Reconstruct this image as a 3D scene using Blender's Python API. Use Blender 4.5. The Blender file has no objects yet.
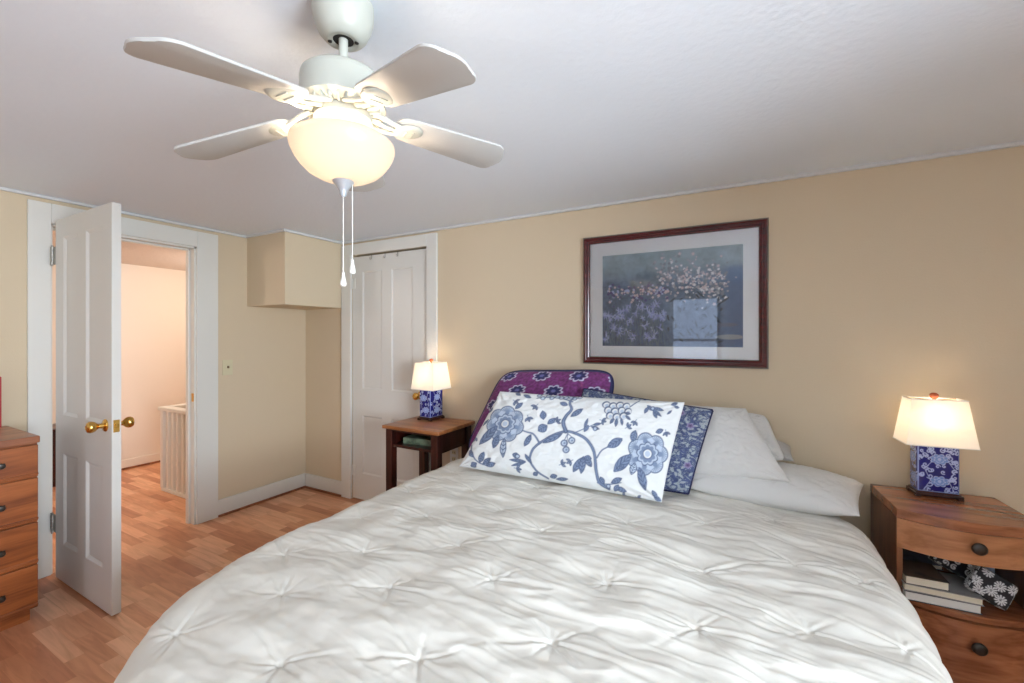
import bpy, bmesh, math, random
import numpy as np
from mathutils import Vector, Matrix

sc = bpy.context.scene
COL = sc.collection
rad = math.radians
rng = np.random.default_rng(7)
random.seed(7)

# ------------------------------------------------------------------ camera
IMG_W, IMG_H = 1024, 683
F_PX, YAW, HORIZON = 430.77, rad(28.3335), 335.74
CAM = Vector((3.4856, -2.5381, 1.36))
cd = bpy.data.cameras.new('camera')
cd.sensor_fit = 'HORIZONTAL'
cd.sensor_width = 36.0
cd.lens = F_PX / IMG_W * 36.0
cd.shift_y = -(IMG_H / 2 - HORIZON) / IMG_W
cd.clip_start = 0.02
cam = bpy.data.objects.new('camera', cd)
COL.objects.link(cam)
cam.location = CAM
cam.rotation_euler = (rad(90), 0, YAW)
sc.camera = cam

# ------------------------------------------------------------------ light and exposure
vs = sc.view_settings
sc.display_settings.display_device = 'sRGB'
vs.view_transform = 'Standard'
vs.look = 'None'
vs.gamma = 1.0
vs.use_curve_mapping = False
vs.exposure = 1.0
world = bpy.data.worlds.new('daylight')
sc.world = world
world.use_nodes = True
wbg = world.node_tree.nodes['Background']
wbg.inputs[0].default_value = (0.62, 0.75, 1.0, 1)
wbg.inputs[1].default_value = 2.0

H = 2.15                    # ceiling
XR, YF = 5.50, -4.40        # right wall, front wall (behind the camera)
WIN1 = (2.48, 3.19, 0.66, 1.96)      # x0 x1 z0 z1 in the front wall
ADDED_WIN3 = (0.45, 1.16, 0.66, 1.96)      # unseen window added to brighten the left part and door
ADDED_WIN4 = (4.20, 4.91, 0.66, 1.96)      # unseen window added as fill light for the right side
WIN2 = (-3.40, -1.90, 0.66, 1.94)    # y0 y1 z0 z1 in the right wall


def area_light(name, loc, rot, sx, sy, power, color):
    l = bpy.data.lights.new(name, 'AREA')
    l.shape = 'RECTANGLE'
    l.size, l.size_y = sx, sy
    l.energy = power
    l.color = color
    o = bpy.data.objects.new(name, l)
    COL.objects.link(o)
    o.location = loc
    o.rotation_euler = rot
    return o


def point_light(name, loc, power, color, radius=0.03):
    l = bpy.data.lights.new(name, 'POINT')
    l.energy = power
    l.color = color
    l.shadow_soft_size = radius
    o = bpy.data.objects.new(name, l)
    COL.objects.link(o)
    o.location = loc
    return o


DAY = (0.83, 0.91, 1.0)
WARM = (1.0, 0.84, 0.66)
for (wx0, wx1, wz0, wz1), watts in ((WIN1, 92), (ADDED_WIN3, 112), (ADDED_WIN4, 110)):  # first is the mirrored window; the other two are added for fill
    area_light('front_daylight_and_fill', ((wx0 + wx1) / 2, YF - 0.16, (wz0 + wz1) / 2), (rad(-90), 0, 0), wx1 - wx0 + 0.2, wz1 - wz0 + 0.2, watts, DAY)
area_light('right_window_daylight', (XR + 0.16, (WIN2[0] + WIN2[1]) / 2, 1.3), (rad(90), 0, rad(90)), 1.6, 1.36, 118, (0.78, 0.89, 1.0))
for hall_y in (-2.6, 0.15):
    point_light('hall_lamp_light', (-1.0, hall_y, 1.85), 12.5, (1.0, 0.92, 0.84), 0.10)
FAN_BULB_W, LAMP_W = 2.6, 1.0


# ------------------------------------------------------------------ materials
def new_mat(name):
    m = bpy.data.materials.new(name)
    m.use_nodes = True
    nt = m.node_tree
    return m, nt, nt.nodes['Principled BSDF']


def N(nt, kind, **props):
    n = nt.nodes.new(kind)
    for k, v in props.items():
        setattr(n, k, v)
    return n


def srgb(r, g, b):
    def f(c):
        c /= 255.0
        return c / 12.92 if c <= 0.04045 else ((c + 0.055) / 1.055) ** 2.4
    return (f(r), f(g), f(b), 1.0)


def plain(name, col, rough=0.5, metal=0.0, bump=0.0, bscale=60.0, spec=0.5, vary=0.0, vscale=6.0, coat=0.0):
    m, nt, b = new_mat(name)
    b.inputs['Base Color'].default_value = col
    b.inputs['Roughness'].default_value = rough
    b.inputs['Metallic'].default_value = metal
    b.inputs['Specular IOR Level'].default_value = spec
    b.inputs['Coat Weight'].default_value = coat
    tc = N(nt, 'ShaderNodeTexCoord')
    if vary:
        n = N(nt, 'ShaderNodeTexNoise')
        n.inputs['Scale'].default_value = vscale
        n.inputs['Detail'].default_value = 4
        nt.links.new(tc.outputs['Object'], n.inputs['Vector'])
        mx = N(nt, 'ShaderNodeMix', data_type='RGBA')
        mx.inputs[6].default_value = [c * (1 - vary) for c in col[:3]] + [1]
        mx.inputs[7].default_value = [min(1, c * (1 + vary)) for c in col[:3]] + [1]
        nt.links.new(n.outputs['Fac'], mx.inputs[0])
        nt.links.new(mx.outputs[2], b.inputs['Base Color'])
    if bump:
        n = N(nt, 'ShaderNodeTexNoise')
        n.inputs['Scale'].default_value = bscale
        n.inputs['Detail'].default_value = 5
        nt.links.new(tc.outputs['Object'], n.inputs['Vector'])
        bp = N(nt, 'ShaderNodeBump')
        bp.inputs['Strength'].default_value = bump
        bp.inputs['Distance'].default_value = 0.01
        nt.links.new(n.outputs['Fac'], bp.inputs['Height'])
        nt.links.new(bp.outputs['Normal'], b.inputs['Normal'])
    return m


def wood(name, dark, light, rough=0.35, axis='x', scale=1.0, coat=0.2, ring=7.0, streak=1.0):
    """Straight grain running along AXIS of the object."""
    m, nt, b = new_mat(name)
    tc = N(nt, 'ShaderNodeTexCoord')
    mp = N(nt, 'ShaderNodeMapping')
    s = {'x': (0.8, 9, 9), 'y': (9, 0.8, 9), 'z': (9, 9, 0.8)}[axis]
    mp.inputs['Scale'].default_value = [c * scale for c in s]
    nt.links.new(tc.outputs['Object'], mp.inputs['Vector'])
    n1 = N(nt, 'ShaderNodeTexNoise')
    n1.inputs['Scale'].default_value = 1.2
    n1.inputs['Detail'].default_value = 3
    n1.inputs['Distortion'].default_value = 0.6
    nt.links.new(mp.outputs[0], n1.inputs['Vector'])
    mu = N(nt, 'ShaderNodeMath', operation='MULTIPLY')
    mu.inputs[1].default_value = ring
    nt.links.new(n1.outputs['Fac'], mu.inputs[0])
    pp = N(nt, 'ShaderNodeMath', operation='PINGPONG')
    pp.inputs[1].default_value = 1.0
    nt.links.new(mu.outputs[0], pp.inputs[0])
    n2 = N(nt, 'ShaderNodeTexNoise')
    n2.inputs['Scale'].default_value = 14
    n2.inputs['Detail'].default_value = 6
    nt.links.new(mp.outputs[0], n2.inputs['Vector'])
    mixf = N(nt, 'ShaderNodeMix', data_type='FLOAT')
    mixf.inputs[0].default_value = 0.45
    nt.links.new(pp.outputs[0], mixf.inputs[2])
    nt.links.new(n2.outputs['Fac'], mixf.inputs[3])
    cr = N(nt, 'ShaderNodeValToRGB')
    cr.color_ramp.elements[0].position = 0.15
    cr.color_ramp.elements[0].color = dark
    cr.color_ramp.elements[1].position = 0.85
    cr.color_ramp.elements[1].color = light
    nt.links.new(mixf.outputs[0], cr.inputs[0])
    nt.links.new(cr.outputs[0], b.inputs['Base Color'])
    b.inputs['Roughness'].default_value = rough
    b.inputs['Coat Weight'].default_value = coat
    b.inputs['Coat Roughness'].default_value = 0.15
    return m


def painted(name, rough=0.6, sheen=0.0, bump=0.0, bscale=300, coat=0.0):
    """Surface whose printed pattern is stored as a colour attribute called Col."""
    m, nt, b = new_mat(name)
    a = N(nt, 'ShaderNodeVertexColor', layer_name='Col')
    nt.links.new(a.outputs['Color'], b.inputs['Base Color'])
    b.inputs['Roughness'].default_value = rough
    b.inputs['Sheen Weight'].default_value = sheen
    b.inputs['Coat Weight'].default_value = coat
    b.inputs['Coat Roughness'].default_value = 0.05
    if bump:
        tc = N(nt, 'ShaderNodeTexCoord')
        n = N(nt, 'ShaderNodeTexNoise')
        n.inputs['Scale'].default_value = bscale
        nt.links.new(tc.outputs['Object'], n.inputs['Vector'])
        bp = N(nt, 'ShaderNodeBump')
        bp.inputs['Strength'].default_value = bump
        bp.inputs['Distance'].default_value = 0.003
        nt.links.new(n.outputs['Fac'], bp.inputs['Height'])
        nt.links.new(bp.outputs['Normal'], b.inputs['Normal'])
    return m


def clear_glass(name, ior=1.5, tint=(1, 1, 1, 1)):
    m = bpy.data.materials.new(name)
    m.use_nodes = True
    nt = m.node_tree
    nt.nodes.remove(nt.nodes['Principled BSDF'])
    out = nt.nodes['Material Output']
    t = N(nt, 'ShaderNodeBsdfTransparent')
    t.inputs[0].default_value = tint
    g = N(nt, 'ShaderNodeBsdfGlossy')
    g.inputs['Roughness'].default_value = 0.0
    fr = N(nt, 'ShaderNodeFresnel')
    fr.inputs['IOR'].default_value = ior
    mx = N(nt, 'ShaderNodeMixShader')
    nt.links.new(fr.outputs[0], mx.inputs[0])
    nt.links.new(t.outputs[0], mx.inputs[1])
    nt.links.new(g.outputs[0], mx.inputs[2])
    nt.links.new(mx.outputs[0], out.inputs[0])
    return m


def lampshade_mat(name, col, trans, emit, ecol, gloss=0.0):
    """Thin glowing shade: lets the bulb's light through and gives off a little itself."""
    m = bpy.data.materials.new(name)
    m.use_nodes = True
    nt = m.node_tree
    nt.nodes.remove(nt.nodes['Principled BSDF'])
    out = nt.nodes['Material Output']
    d = N(nt, 'ShaderNodeBsdfDiffuse')
    d.inputs[0].default_value = col
    t = N(nt, 'ShaderNodeBsdfTranslucent')
    t.inputs[0].default_value = col
    mx = N(nt, 'ShaderNodeMixShader')
    mx.inputs[0].default_value = trans
    nt.links.new(d.outputs[0], mx.inputs[1])
    nt.links.new(t.outputs[0], mx.inputs[2])
    e = N(nt, 'ShaderNodeEmission')
    e.inputs[0].default_value = ecol
    e.inputs[1].default_value = emit
    ad = N(nt, 'ShaderNodeAddShader')
    nt.links.new(mx.outputs[0], ad.inputs[0])
    nt.links.new(e.outputs[0], ad.inputs[1])
    last = ad
    if gloss:
        g = N(nt, 'ShaderNodeBsdfGlossy')
        g.inputs['Roughness'].default_value = 0.25
        m2 = N(nt, 'ShaderNodeMixShader')
        m2.inputs[0].default_value = gloss
        nt.links.new(ad.outputs[0], m2.inputs[1])
        nt.links.new(g.outputs[0], m2.inputs[2])
        last = m2
    nt.links.new(last.outputs[0], out.inputs[0])
    return m


def floor_mat():
    m, nt, b = new_mat('laminate_strip_floor')
    tc = N(nt, 'ShaderNodeTexCoord')
    br = N(nt, 'ShaderNodeTexBrick')
    br.offset = 0.37
    br.offset_frequency = 2
    br.squash = 0.75
    br.squash_frequency = 3
    br.inputs['Scale'].default_value = 1.0
    br.inputs['Brick Width'].default_value = 0.38
    br.inputs['Row Height'].default_value = 0.066
    br.inputs['Mortar Size'].default_value = 0.0006
    br.inputs['Mortar Smooth'].default_value = 0.2
    br.inputs['Bias'].default_value = 0.0
    br.inputs['Color1'].default_value = (0, 0, 0, 1)
    br.inputs['Color2'].default_value = (1, 1, 1, 1)
    br.inputs['Mortar'].default_value = (0.25, 0.25, 0.25, 1)
    nt.links.new(tc.outputs['Object'], br.inputs['Vector'])
    cr = N(nt, 'ShaderNodeValToRGB')
    els = cr.color_ramp.elements
    els[0].position, els[0].color = 0.0, srgb(200, 132, 94)
    els[1].position, els[1].color = 1.0, srgb(244, 190, 150)
    e = els.new(0.5)
    e.color = srgb(226, 162, 120)
    nt.links.new(br.outputs['Color'], cr.inputs[0])
    # grain: each strip shifted by its own tone so grain breaks at the joints
    mp = N(nt, 'ShaderNodeMapping')
    mp.inputs['Scale'].default_value = (2.2, 22, 1)
    nt.links.new(tc.outputs['Object'], mp.inputs['Vector'])
    addv = N(nt, 'ShaderNodeVectorMath', operation='MULTIPLY_ADD')
    addv.inputs[1].default_value = (9, 31, 5)
    nt.links.new(br.outputs['Color'], addv.inputs[0])
    nt.links.new(mp.outputs[0], addv.inputs[2])
    n1 = N(nt, 'ShaderNodeTexNoise')
    n1.inputs['Scale'].default_value = 1.4
    n1.inputs['Detail'].default_value = 6
    n1.inputs['Distortion'].default_value = 1.2
    nt.links.new(addv.outputs[0], n1.inputs['Vector'])
    cr2 = N(nt, 'ShaderNodeValToRGB')
    cr2.color_ramp.elements[0].position = 0.3
    cr2.color_ramp.elements[0].color = (0.72, 0.64, 0.58, 1)
    cr2.color_ramp.elements[1].position = 0.62
    cr2.color_ramp.elements[1].color = (1, 1, 1, 1)
    nt.links.new(n1.outputs['Fac'], cr2.inputs[0])
    mx = N(nt, 'ShaderNodeMix', data_type='RGBA', blend_type='MULTIPLY')
    mx.inputs[0].default_value = 0.8
    nt.links.new(cr.outputs[0], mx.inputs[6])
    nt.links.new(cr2.outputs[0], mx.inputs[7])
    nt.links.new(mx.outputs[2], b.inputs['Base Color'])
    b.inputs['Roughness'].default_value = 0.33
    b.inputs['Specular IOR Level'].default_value = 0.45
    return m


M = {}
M['wall'] = plain('beige_wall_paint', srgb(216, 197, 167), 0.75, bump=0.08, bscale=140, spec=0.3)
M['hall'] = plain('peach_hall_paint', srgb(232, 219, 204), 0.8, bump=0.06, bscale=140, spec=0.2)
M['ceiling'] = plain('white_ceiling_paint', srgb(231, 237, 243), 0.75, bump=0.18, bscale=42, spec=0.3)
M['trim'] = plain('white_trim_paint', srgb(226, 223, 214), 0.38, bump=0.05, bscale=50)
M['ceiltrim'] = plain('ceiling_strip_paint', srgb(214, 214, 212), 0.6)
M['shoe'] = wood('stained_shoe_moulding', srgb(110, 62, 36), srgb(170, 105, 66), 0.5, 'x')
M['floor'] = floor_mat()
M['door'] = plain('white_door_paint', srgb(220, 217, 209), 0.32, bump=0.06, bscale=35)
M['brass'] = plain('polished_brass', srgb(222, 178, 96), 0.22, 1.0)
M['hinge'] = plain('worn_steel_hinge', srgb(170, 168, 160), 0.45, 0.8, vary=0.3, vscale=60)
M['dark'] = plain('dark_cavity', (0.02, 0.018, 0.015, 1), 0.9)
M['bronze'] = plain('dark_bronze_knob', srgb(74, 70, 66), 0.35, 0.85)
M['fan'] = plain('white_fan_enamel', srgb(186, 186, 174), 0.35)
M['blade'] = plain('white_fan_blade', srgb(182, 180, 175), 0.5)
M['silver'] = plain('brushed_grey_finial', srgb(176, 180, 184), 0.35, 0.3)
M['bowl'] = lampshade_mat('frosted_glass_bowl', (0.50, 0.445, 0.385, 1), 0.42, 0.12, (1.0, 0.84, 0.68, 1), 0.05)
M['shade'] = lampshade_mat('cream_fabric_shade', (0.88, 0.84, 0.77, 1), 0.5, 0.10, (1.0, 0.85, 0.66, 1))
M['bulb'] = lampshade_mat('glowing_bulb', (1, 1, 1, 1), 0.5, 4.0, (1.0, 0.80, 0.55, 1))
M['porcelain'] = painted('blue_and_white_porcelain', 0.12, coat=0.6)
M['plinth'] = wood('rosewood_plinth', srgb(36, 14, 10), srgb(70, 28, 20), 0.25, 'x')
M['finial'] = plain('carnelian_finial', srgb(186, 92, 56), 0.25)
M['cherry'] = wood('cherry_veneer', srgb(128, 72, 42), srgb(176, 112, 74), 0.26, 'x', 1.0, 0.35)
M['cherry_light'] = wood('light_cherry_veneer', srgb(156, 98, 60), srgb(192, 132, 88), 0.3, 'x', 1.3, 0.3)
M['cherry_side'] = wood('cherry_side_veneer', srgb(96, 56, 34), srgb(140, 88, 56), 0.35, 'z', 1.3, 0.2)
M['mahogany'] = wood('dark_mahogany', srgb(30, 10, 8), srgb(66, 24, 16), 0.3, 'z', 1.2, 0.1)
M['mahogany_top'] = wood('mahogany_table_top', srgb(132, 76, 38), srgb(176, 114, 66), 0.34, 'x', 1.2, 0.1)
M['walnut'] = wood('orange_walnut', srgb(116, 58, 24), srgb(176, 100, 50), 0.35, 'y', 1.2, 0.15, ring=5)
M['walnut_top'] = wood('walnut_top', srgb(140, 82, 50), srgb(184, 120, 80), 0.4, 'y', 1.2, 0.2)
M['frame'] = wood('red_mahogany_frame', srgb(62, 12, 14), srgb(92, 22, 20), 0.25, 'x', 3, 0.4)
M['frame_edge'] = plain('grey_frame_edge', srgb(120, 112, 104), 0.5)
M['mat_board'] = plain('pale_mat_board', srgb(251, 251, 250), 0.8)
M['art'] = painted('garden_print', 0.7)
M['pic_glass'] = clear_glass('picture_glass', 1.52)
M['win_glass'] = clear_glass('window_glass', 1.45)
M['duvet'] = plain('cream_cotton_duvet', srgb(233, 228, 217), 0.7, bump=0.12, bscale=420, spec=0.2)
M['sheet'] = plain('white_cotton_sheet', srgb(226, 223, 217), 0.75, bump=0.05, bscale=300, spec=0.2)
M['grey_cotton'] = plain('grey_cotton', srgb(186, 182, 176), 0.75, spec=0.2)
M['fabric'] = painted('printed_cotton', 0.75, 0.1, 0.1)
M['navy'] = plain('navy_piping', srgb(34, 34, 74), 0.7)
M['mattress'] = plain('mattress_ticking', srgb(225, 222, 214), 0.8)
M['ivory'] = plain('ivory_plastic', srgb(214, 204, 168), 0.4)
M['white_plastic'] = plain('white_plastic', srgb(226, 224, 216), 0.4)
M['paper'] = plain('book_pages', srgb(226, 216, 192), 0.8, vary=0.06, vscale=200)
M['paper_white'] = plain('white_book_pages', srgb(228, 226, 216), 0.8)
M['red'] = plain('red_lacquer', srgb(176, 34, 38), 0.4)


def cover(name, c1, c2, scale=9.0, rough=0.35):
    m, nt, b = new_mat(name)
    tc = N(nt, 'ShaderNodeTexCoord')
    n = N(nt, 'ShaderNodeTexNoise')
    n.inputs['Scale'].default_value = scale
    n.inputs['Detail'].default_value = 3
    nt.links.new(tc.outputs['Object'], n.inputs['Vector'])
    cr = N(nt, 'ShaderNodeValToRGB')
    cr.color_ramp.elements[0].position, cr.color_ramp.elements[0].color = 0.42, c1
    cr.color_ramp.elements[1].position, cr.color_ramp.elements[1].color = 0.60, c2
    nt.links.new(n.outputs['Fac'], cr.inputs[0])
    nt.links.new(cr.outputs[0], b.inputs['Base Color'])
    b.inputs['Roughness'].default_value = rough
    return m


# ------------------------------------------------------------------ geometry helpers
def bx(bm, x0, x1, y0, y1, z0, z1, bevel=0.0, seg=2):
    vs_ = [bm.verts.new(p) for p in ((x0, y0, z0), (x1, y0, z0), (x1, y1, z0), (x0, y1, z0),
                                     (x0, y0, z1), (x1, y0, z1), (x1, y1, z1), (x0, y1, z1))]
    fs = [bm.faces.new([vs_[i] for i in f]) for f in
          ((0, 3, 2, 1), (4, 5, 6, 7), (0, 1, 5, 4), (1, 2, 6, 5), (2, 3, 7, 6), (3, 0, 4, 7))]
    if bevel:
        ed = list({e for f in fs for e in f.edges})
        bmesh.ops.bevel(bm, geom=ed, offset=bevel, segments=seg, profile=0.5, affect='EDGES')


def prism(bm, poly, z0, z1, bevel=0.0, seg=2):
    """Extrude a plan polygon (ccw) from z0 to z1."""
    a = [bm.verts.new((x, y, z0)) for x, y in poly]
    b = [bm.verts.new((x, y, z1)) for x, y in poly]
    n = len(poly)
    fs = [bm.faces.new(a[::-1]), bm.faces.new(b)]
    for i in range(n):
        fs.append(bm.faces.new((a[i], a[(i + 1) % n], b[(i + 1) % n], b[i])))
    if bevel:
        ed = [e for e in set(fs[0].edges) | set(fs[1].edges)]
        bmesh.ops.bevel(bm, geom=ed, offset=bevel, segments=seg, profile=0.5, affect='EDGES')


def lathe(bm, prof, seg=40, c=(0, 0), cap=True):
    """Revolve a profile [(r,z),...] about the vertical through c."""
    rings = []
    for r, z in prof:
        if r < 1e-5:
            rings.append([bm.verts.new((c[0], c[1], z))])
        else:
            rings.append([bm.verts.new((c[0] + r * math.cos(2 * math.pi * i / seg),
                                        c[1] + r * math.sin(2 * math.pi * i / seg), z)) for i in range(seg)])
    for A, B in zip(rings, rings[1:]):
        for i in range(seg):
            j = (i + 1) % seg
            a0, a1 = A[i % len(A)], A[j % len(A)]
            b0, b1 = B[i % len(B)], B[j % len(B)]
            v = []
            for q in (a0, a1, b1, b0):
                if q not in v:
                    v.append(q)
            if len(v) > 2:
                try:
                    bm.faces.new(v)
                except ValueError:
                    pass
    if cap:
        for R in (rings[0], rings[-1]):
            if len(R) > 2:
                try:
                    bm.faces.new(R)
                except ValueError:
                    pass


def tube(bm, pts, r, seg=8):
    pts = [Vector(p) for p in pts]
    rings = []
    for i, p in enumerate(pts):
        d = (pts[min(i + 1, len(pts) - 1)] - pts[max(i - 1, 0)]).normalized()
        up = Vector((0, 0, 1)) if abs(d.z) < 0.95 else Vector((1, 0, 0))
        a = d.cross(up).normalized()
        b = d.cross(a).normalized()
        rr = r[i] if isinstance(r, (list, tuple)) else r
        rings.append([bm.verts.new(p + a * rr * math.cos(2 * math.pi * k / seg) + b * rr * math.sin(2 * math.pi * k / seg))
                      for k in range(seg)])
    for A, B in zip(rings, rings[1:]):
        for k in range(seg):
            bm.faces.new((A[k], A[(k + 1) % seg], B[(k + 1) % seg], B[k]))
    bm.faces.new(rings[0][::-1])
    bm.faces.new(rings[-1])


def xform(bm, mat):
    bmesh.ops.transform(bm, matrix=mat, verts=bm.verts)


def obj(name, bm, mat, parent=None, smooth=False, kind=None, label=None, loc=None):
    bmesh.ops.recalc_face_normals(bm, faces=bm.faces)
    me = bpy.data.meshes.new(name)
    bm.to_mesh(me)
    bm.free()
    me.materials.append(mat)
    if smooth:
        for p in me.polygons:
            p.use_smooth = True
        if smooth == 'auto':
            me.set_sharp_from_angle(angle=rad(35))
    o = bpy.data.objects.new(name, me)
    COL.objects.link(o)
    if loc is not None:
        o.location = loc
    if parent is not None:
        o.parent = parent
    if kind:
        o['kind'] = kind
    if label:
        o['label'] = label
    return o


def box_obj(name, mat, parent, *a, bevel=0.0, smooth=False, **k):
    bm = bmesh.new()
    bx(bm, *a, bevel=bevel)
    return obj(name, bm, mat, parent, smooth, **k)


def thing(name, label, cat, loc=(0, 0, 0), rz=0.0, group=None):
    o = bpy.data.objects.new(name, None)
    o.empty_display_size = 0.1
    COL.objects.link(o)
    o.location = loc
    o.rotation_euler = (0, 0, rz)
    o['label'] = label
    o['category'] = cat
    if group:
        o['group'] = group
    return o


def tag(o, label, cat, group=None):
    o['label'] = label
    o['category'] = cat
    if group:
        o['group'] = group
    return o


def struct(name, bm, mat, parent=None, smooth=False):
    return obj(name, bm, mat, parent, smooth, kind='structure')


def from_arrays(name, P, faces, mat, parent=None, col=None, smooth=True):
    me = bpy.data.meshes.new(name)
    P = np.asarray(P, dtype=np.float32)
    faces = np.asarray(faces, dtype=np.int32)
    me.vertices.add(len(P))
    me.vertices.foreach_set('co', P.ravel())
    nf, k = faces.shape
    me.loops.add(nf * k)
    me.loops.foreach_set('vertex_index', faces.ravel())
    me.polygons.add(nf)
    me.polygons.foreach_set('loop_start', np.arange(0, nf * k, k, dtype=np.int32))
    me.update(calc_edges=True)
    me.validate()
    if smooth:
        me.polygons.foreach_set('use_smooth', np.ones(len(me.polygons), dtype=bool))
    if col is not None:
        ca = me.color_attributes.new('Col', 'FLOAT_COLOR', 'POINT')
        rgba = np.ones((len(P), 4), dtype=np.float32)
        rgba[:, :3] = col
        ca.data.foreach_set('color', rgba.ravel())
    me.materials.append(mat)
    o = bpy.data.objects.new(name, me)
    COL.objects.link(o)
    if parent is not None:
        o.parent = parent
    return o


def grid_faces(nu, nv, base=0, flip=False):
    i, j = np.meshgrid(np.arange(nu - 1), np.arange(nv - 1), indexing='ij')
    a = base + i * nv + j
    f = np.stack([a, a + nv, a + nv + 1, a + 1], -1).reshape(-1, 4)
    return f[:, ::-1] if flip else f


# ---- noise
_perm = rng.permutation(512)
_perm = np.concatenate([_perm, _perm])
_gr = rng.uniform(0, 2 * np.pi, 512)


def perlin(x, y):
    xi, yi = np.floor(x).astype(int), np.floor(y).astype(int)
    xf, yf = x - xi, y - yi
    u = xf * xf * xf * (xf * (xf * 6 - 15) + 10)
    v = yf * yf * yf * (yf * (yf * 6 - 15) + 10)

    def g(ix, iy, dx, dy):
        a = _gr[_perm[(_perm[ix % 512] + iy) % 512]]
        return np.cos(a) * dx + np.sin(a) * dy
    n00, n10 = g(xi, yi, xf, yf), g(xi + 1, yi, xf - 1, yf)
    n01, n11 = g(xi, yi + 1, xf, yf - 1), g(xi + 1, yi + 1, xf - 1, yf - 1)
    return (n00 * (1 - u) + n10 * u) * (1 - v) + (n01 * (1 - u) + n11 * u) * v


def fbm(x, y, o=4):
    s, a, t = 0, 1.0, 0
    for k in range(o):
        s = s + a * perlin(x * 2 ** k + 17.3 * k, y * 2 ** k - 9.1 * k)
        t += a
        a *= 0.5
    return s / t


def smooth01(x):
    x = np.clip(x, 0, 1)
    return x * x * (3 - 2 * x)


# ---- printed patterns are drawn point by point on the cloth / paper / glaze
class Canvas:
    def __init__(self, X, Y, base, aa):
        self.X, self.Y = np.asarray(X, float).ravel(), np.asarray(Y, float).ravel()
        self.c = np.tile(np.array(base[:3], float), (self.X.size, 1))
        self.aa = aa

    def sel(self, x0, x1, y0, y1):
        return np.where((self.X > x0) & (self.X < x1) & (self.Y > y0) & (self.Y < y1))[0]

    def put(self, idx, a, col):
        a = np.clip(a, 0, 1)[:, None]
        self.c[idx] = self.c[idx] * (1 - a) + np.array(col[:3]) * a

    def stroke(self, pts, w, col, w2=None):
        pts = np.array(pts, float)
        n = len(pts) - 1
        pad = max(w, w2 or w) + 2 * self.aa
        idx = self.sel(pts[:, 0].min() - pad, pts[:, 0].max() + pad, pts[:, 1].min() - pad, pts[:, 1].max() + pad)
        if not len(idx):
            return
        x, y = self.X[idx], self.Y[idx]
        best = np.full(len(idx), 1e9)
        for k in range(n):
            (ax, ay), (bx_, by) = pts[k], pts[k + 1]
            dx, dy = bx_ - ax, by - ay
            L = dx * dx + dy * dy + 1e-9
            t = np.clip(((x - ax) * dx + (y - ay) * dy) / L, 0, 1)
            ww = w if w2 is None else w + (w2 - w) * (k + t) / n
            d = np.hypot(x - ax - t * dx, y - ay - t * dy) - ww / 2
            best = np.minimum(best, d)
        self.put(idx, 0.5 - best / self.aa, col)

    def disc(self, cx, cy, r, col, ry=None, ang=0.0):
        ry = ry or r
        R = max(r, ry) + 2 * self.aa
        idx = self.sel(cx - R, cx + R, cy - R, cy + R)
        if not len(idx):
            return
        x, y = self.X[idx] - cx, self.Y[idx] - cy
        c, s = math.cos(ang), math.sin(ang)
        xr, yr = x * c + y * s, -x * s + y * c
        d = (np.hypot(xr / r, yr / ry) - 1) * min(r, ry)
        self.put(idx, 0.5 - d / self.aa, col)

    def rosette(self, cx, cy, r, n, depth, col, ph=0.0, sy=1.0):
        R = r * (1 + depth) + 2 * self.aa
        idx = self.sel(cx - R, cx + R, cy - R, cy + R)
        if not len(idx):
            return
        x, y = self.X[idx] - cx, (self.Y[idx] - cy) / sy
        rr, th = np.hypot(x, y), np.arctan2(y, x)
        lim = r * (1 - depth + 2 * depth * np.abs(np.cos(n * (th + ph) / 2)))
        self.put(idx, 0.5 - (rr - lim) / self.aa, col)

    def leaf(self, x0, y0, x1, y1, w, dark, light):
        L = math.hypot(x1 - x0, y1 - y0)
        ang = math.atan2(y1 - y0, x1 - x0)
        idx = self.sel(min(x0, x1) - w, max(x0, x1) + w, min(y0, y1) - w, max(y0, y1) + w)
        if not len(idx):
            return
        x, y = self.X[idx] - x0, self.Y[idx] - y0
        t = (x * math.cos(ang) + y * math.sin(ang)) / L
        s = -x * math.sin(ang) + y * math.cos(ang)
        half = w / 2 * np.sin(np.pi * np.clip(t, 0, 1)) ** 0.8
        inside = np.where((t > 0) & (t < 1), half - np.abs(s), -1e3)
        self.put(idx, 0.5 + inside / self.aa, dark)
        self.put(idx, (0.5 + (inside - self.aa * 1.2) / self.aa) * (np.abs(np.sin(t * 15 + np.abs(s) * 0.25)) > 0.45), light)
        self.put(idx, (0.5 - (np.abs(s) - self.aa * 0.3) / self.aa) * (inside > 0), dark)

    def spiral(self, cx, cy, r, turns, ph, w, col, sgn=1):
        pts = []
        for k in range(22):
            t = k / 21
            a = ph + sgn * turns * 2 * math.pi * t
            pts.append((cx + r * (1 - 0.85 * t) * math.cos(a), cy + r * (1 - 0.85 * t) * math.sin(a)))
        self.stroke(pts, w, col, w * 1.3)


# ------------------------------------------------------------------ the room
TW = 0.088
DOOR_Y0, DOOR_Y1, DOOR_Z = -1.625, -0.885, 2.0      # doorway in the left wall
CLO_X0, CLO_X1, CLO_Z = 0.600, 1.402, 2.028         # closet doorway in the back wall
HX, HY0, HY1 = -2.068, -3.4, 0.9                    # hall extents

bm = bmesh.new()
bx(bm, HX - 0.1, XR + TW, YF - TW, HY1 + 0.1, -0.08, 0.0)
struct('floor', bm, M['floor'])
bm = bmesh.new()
bx(bm, 0.0, XR + TW, YF - TW, TW, H, H + 0.08)
struct('ceiling', bm, M['ceiling'])

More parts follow.
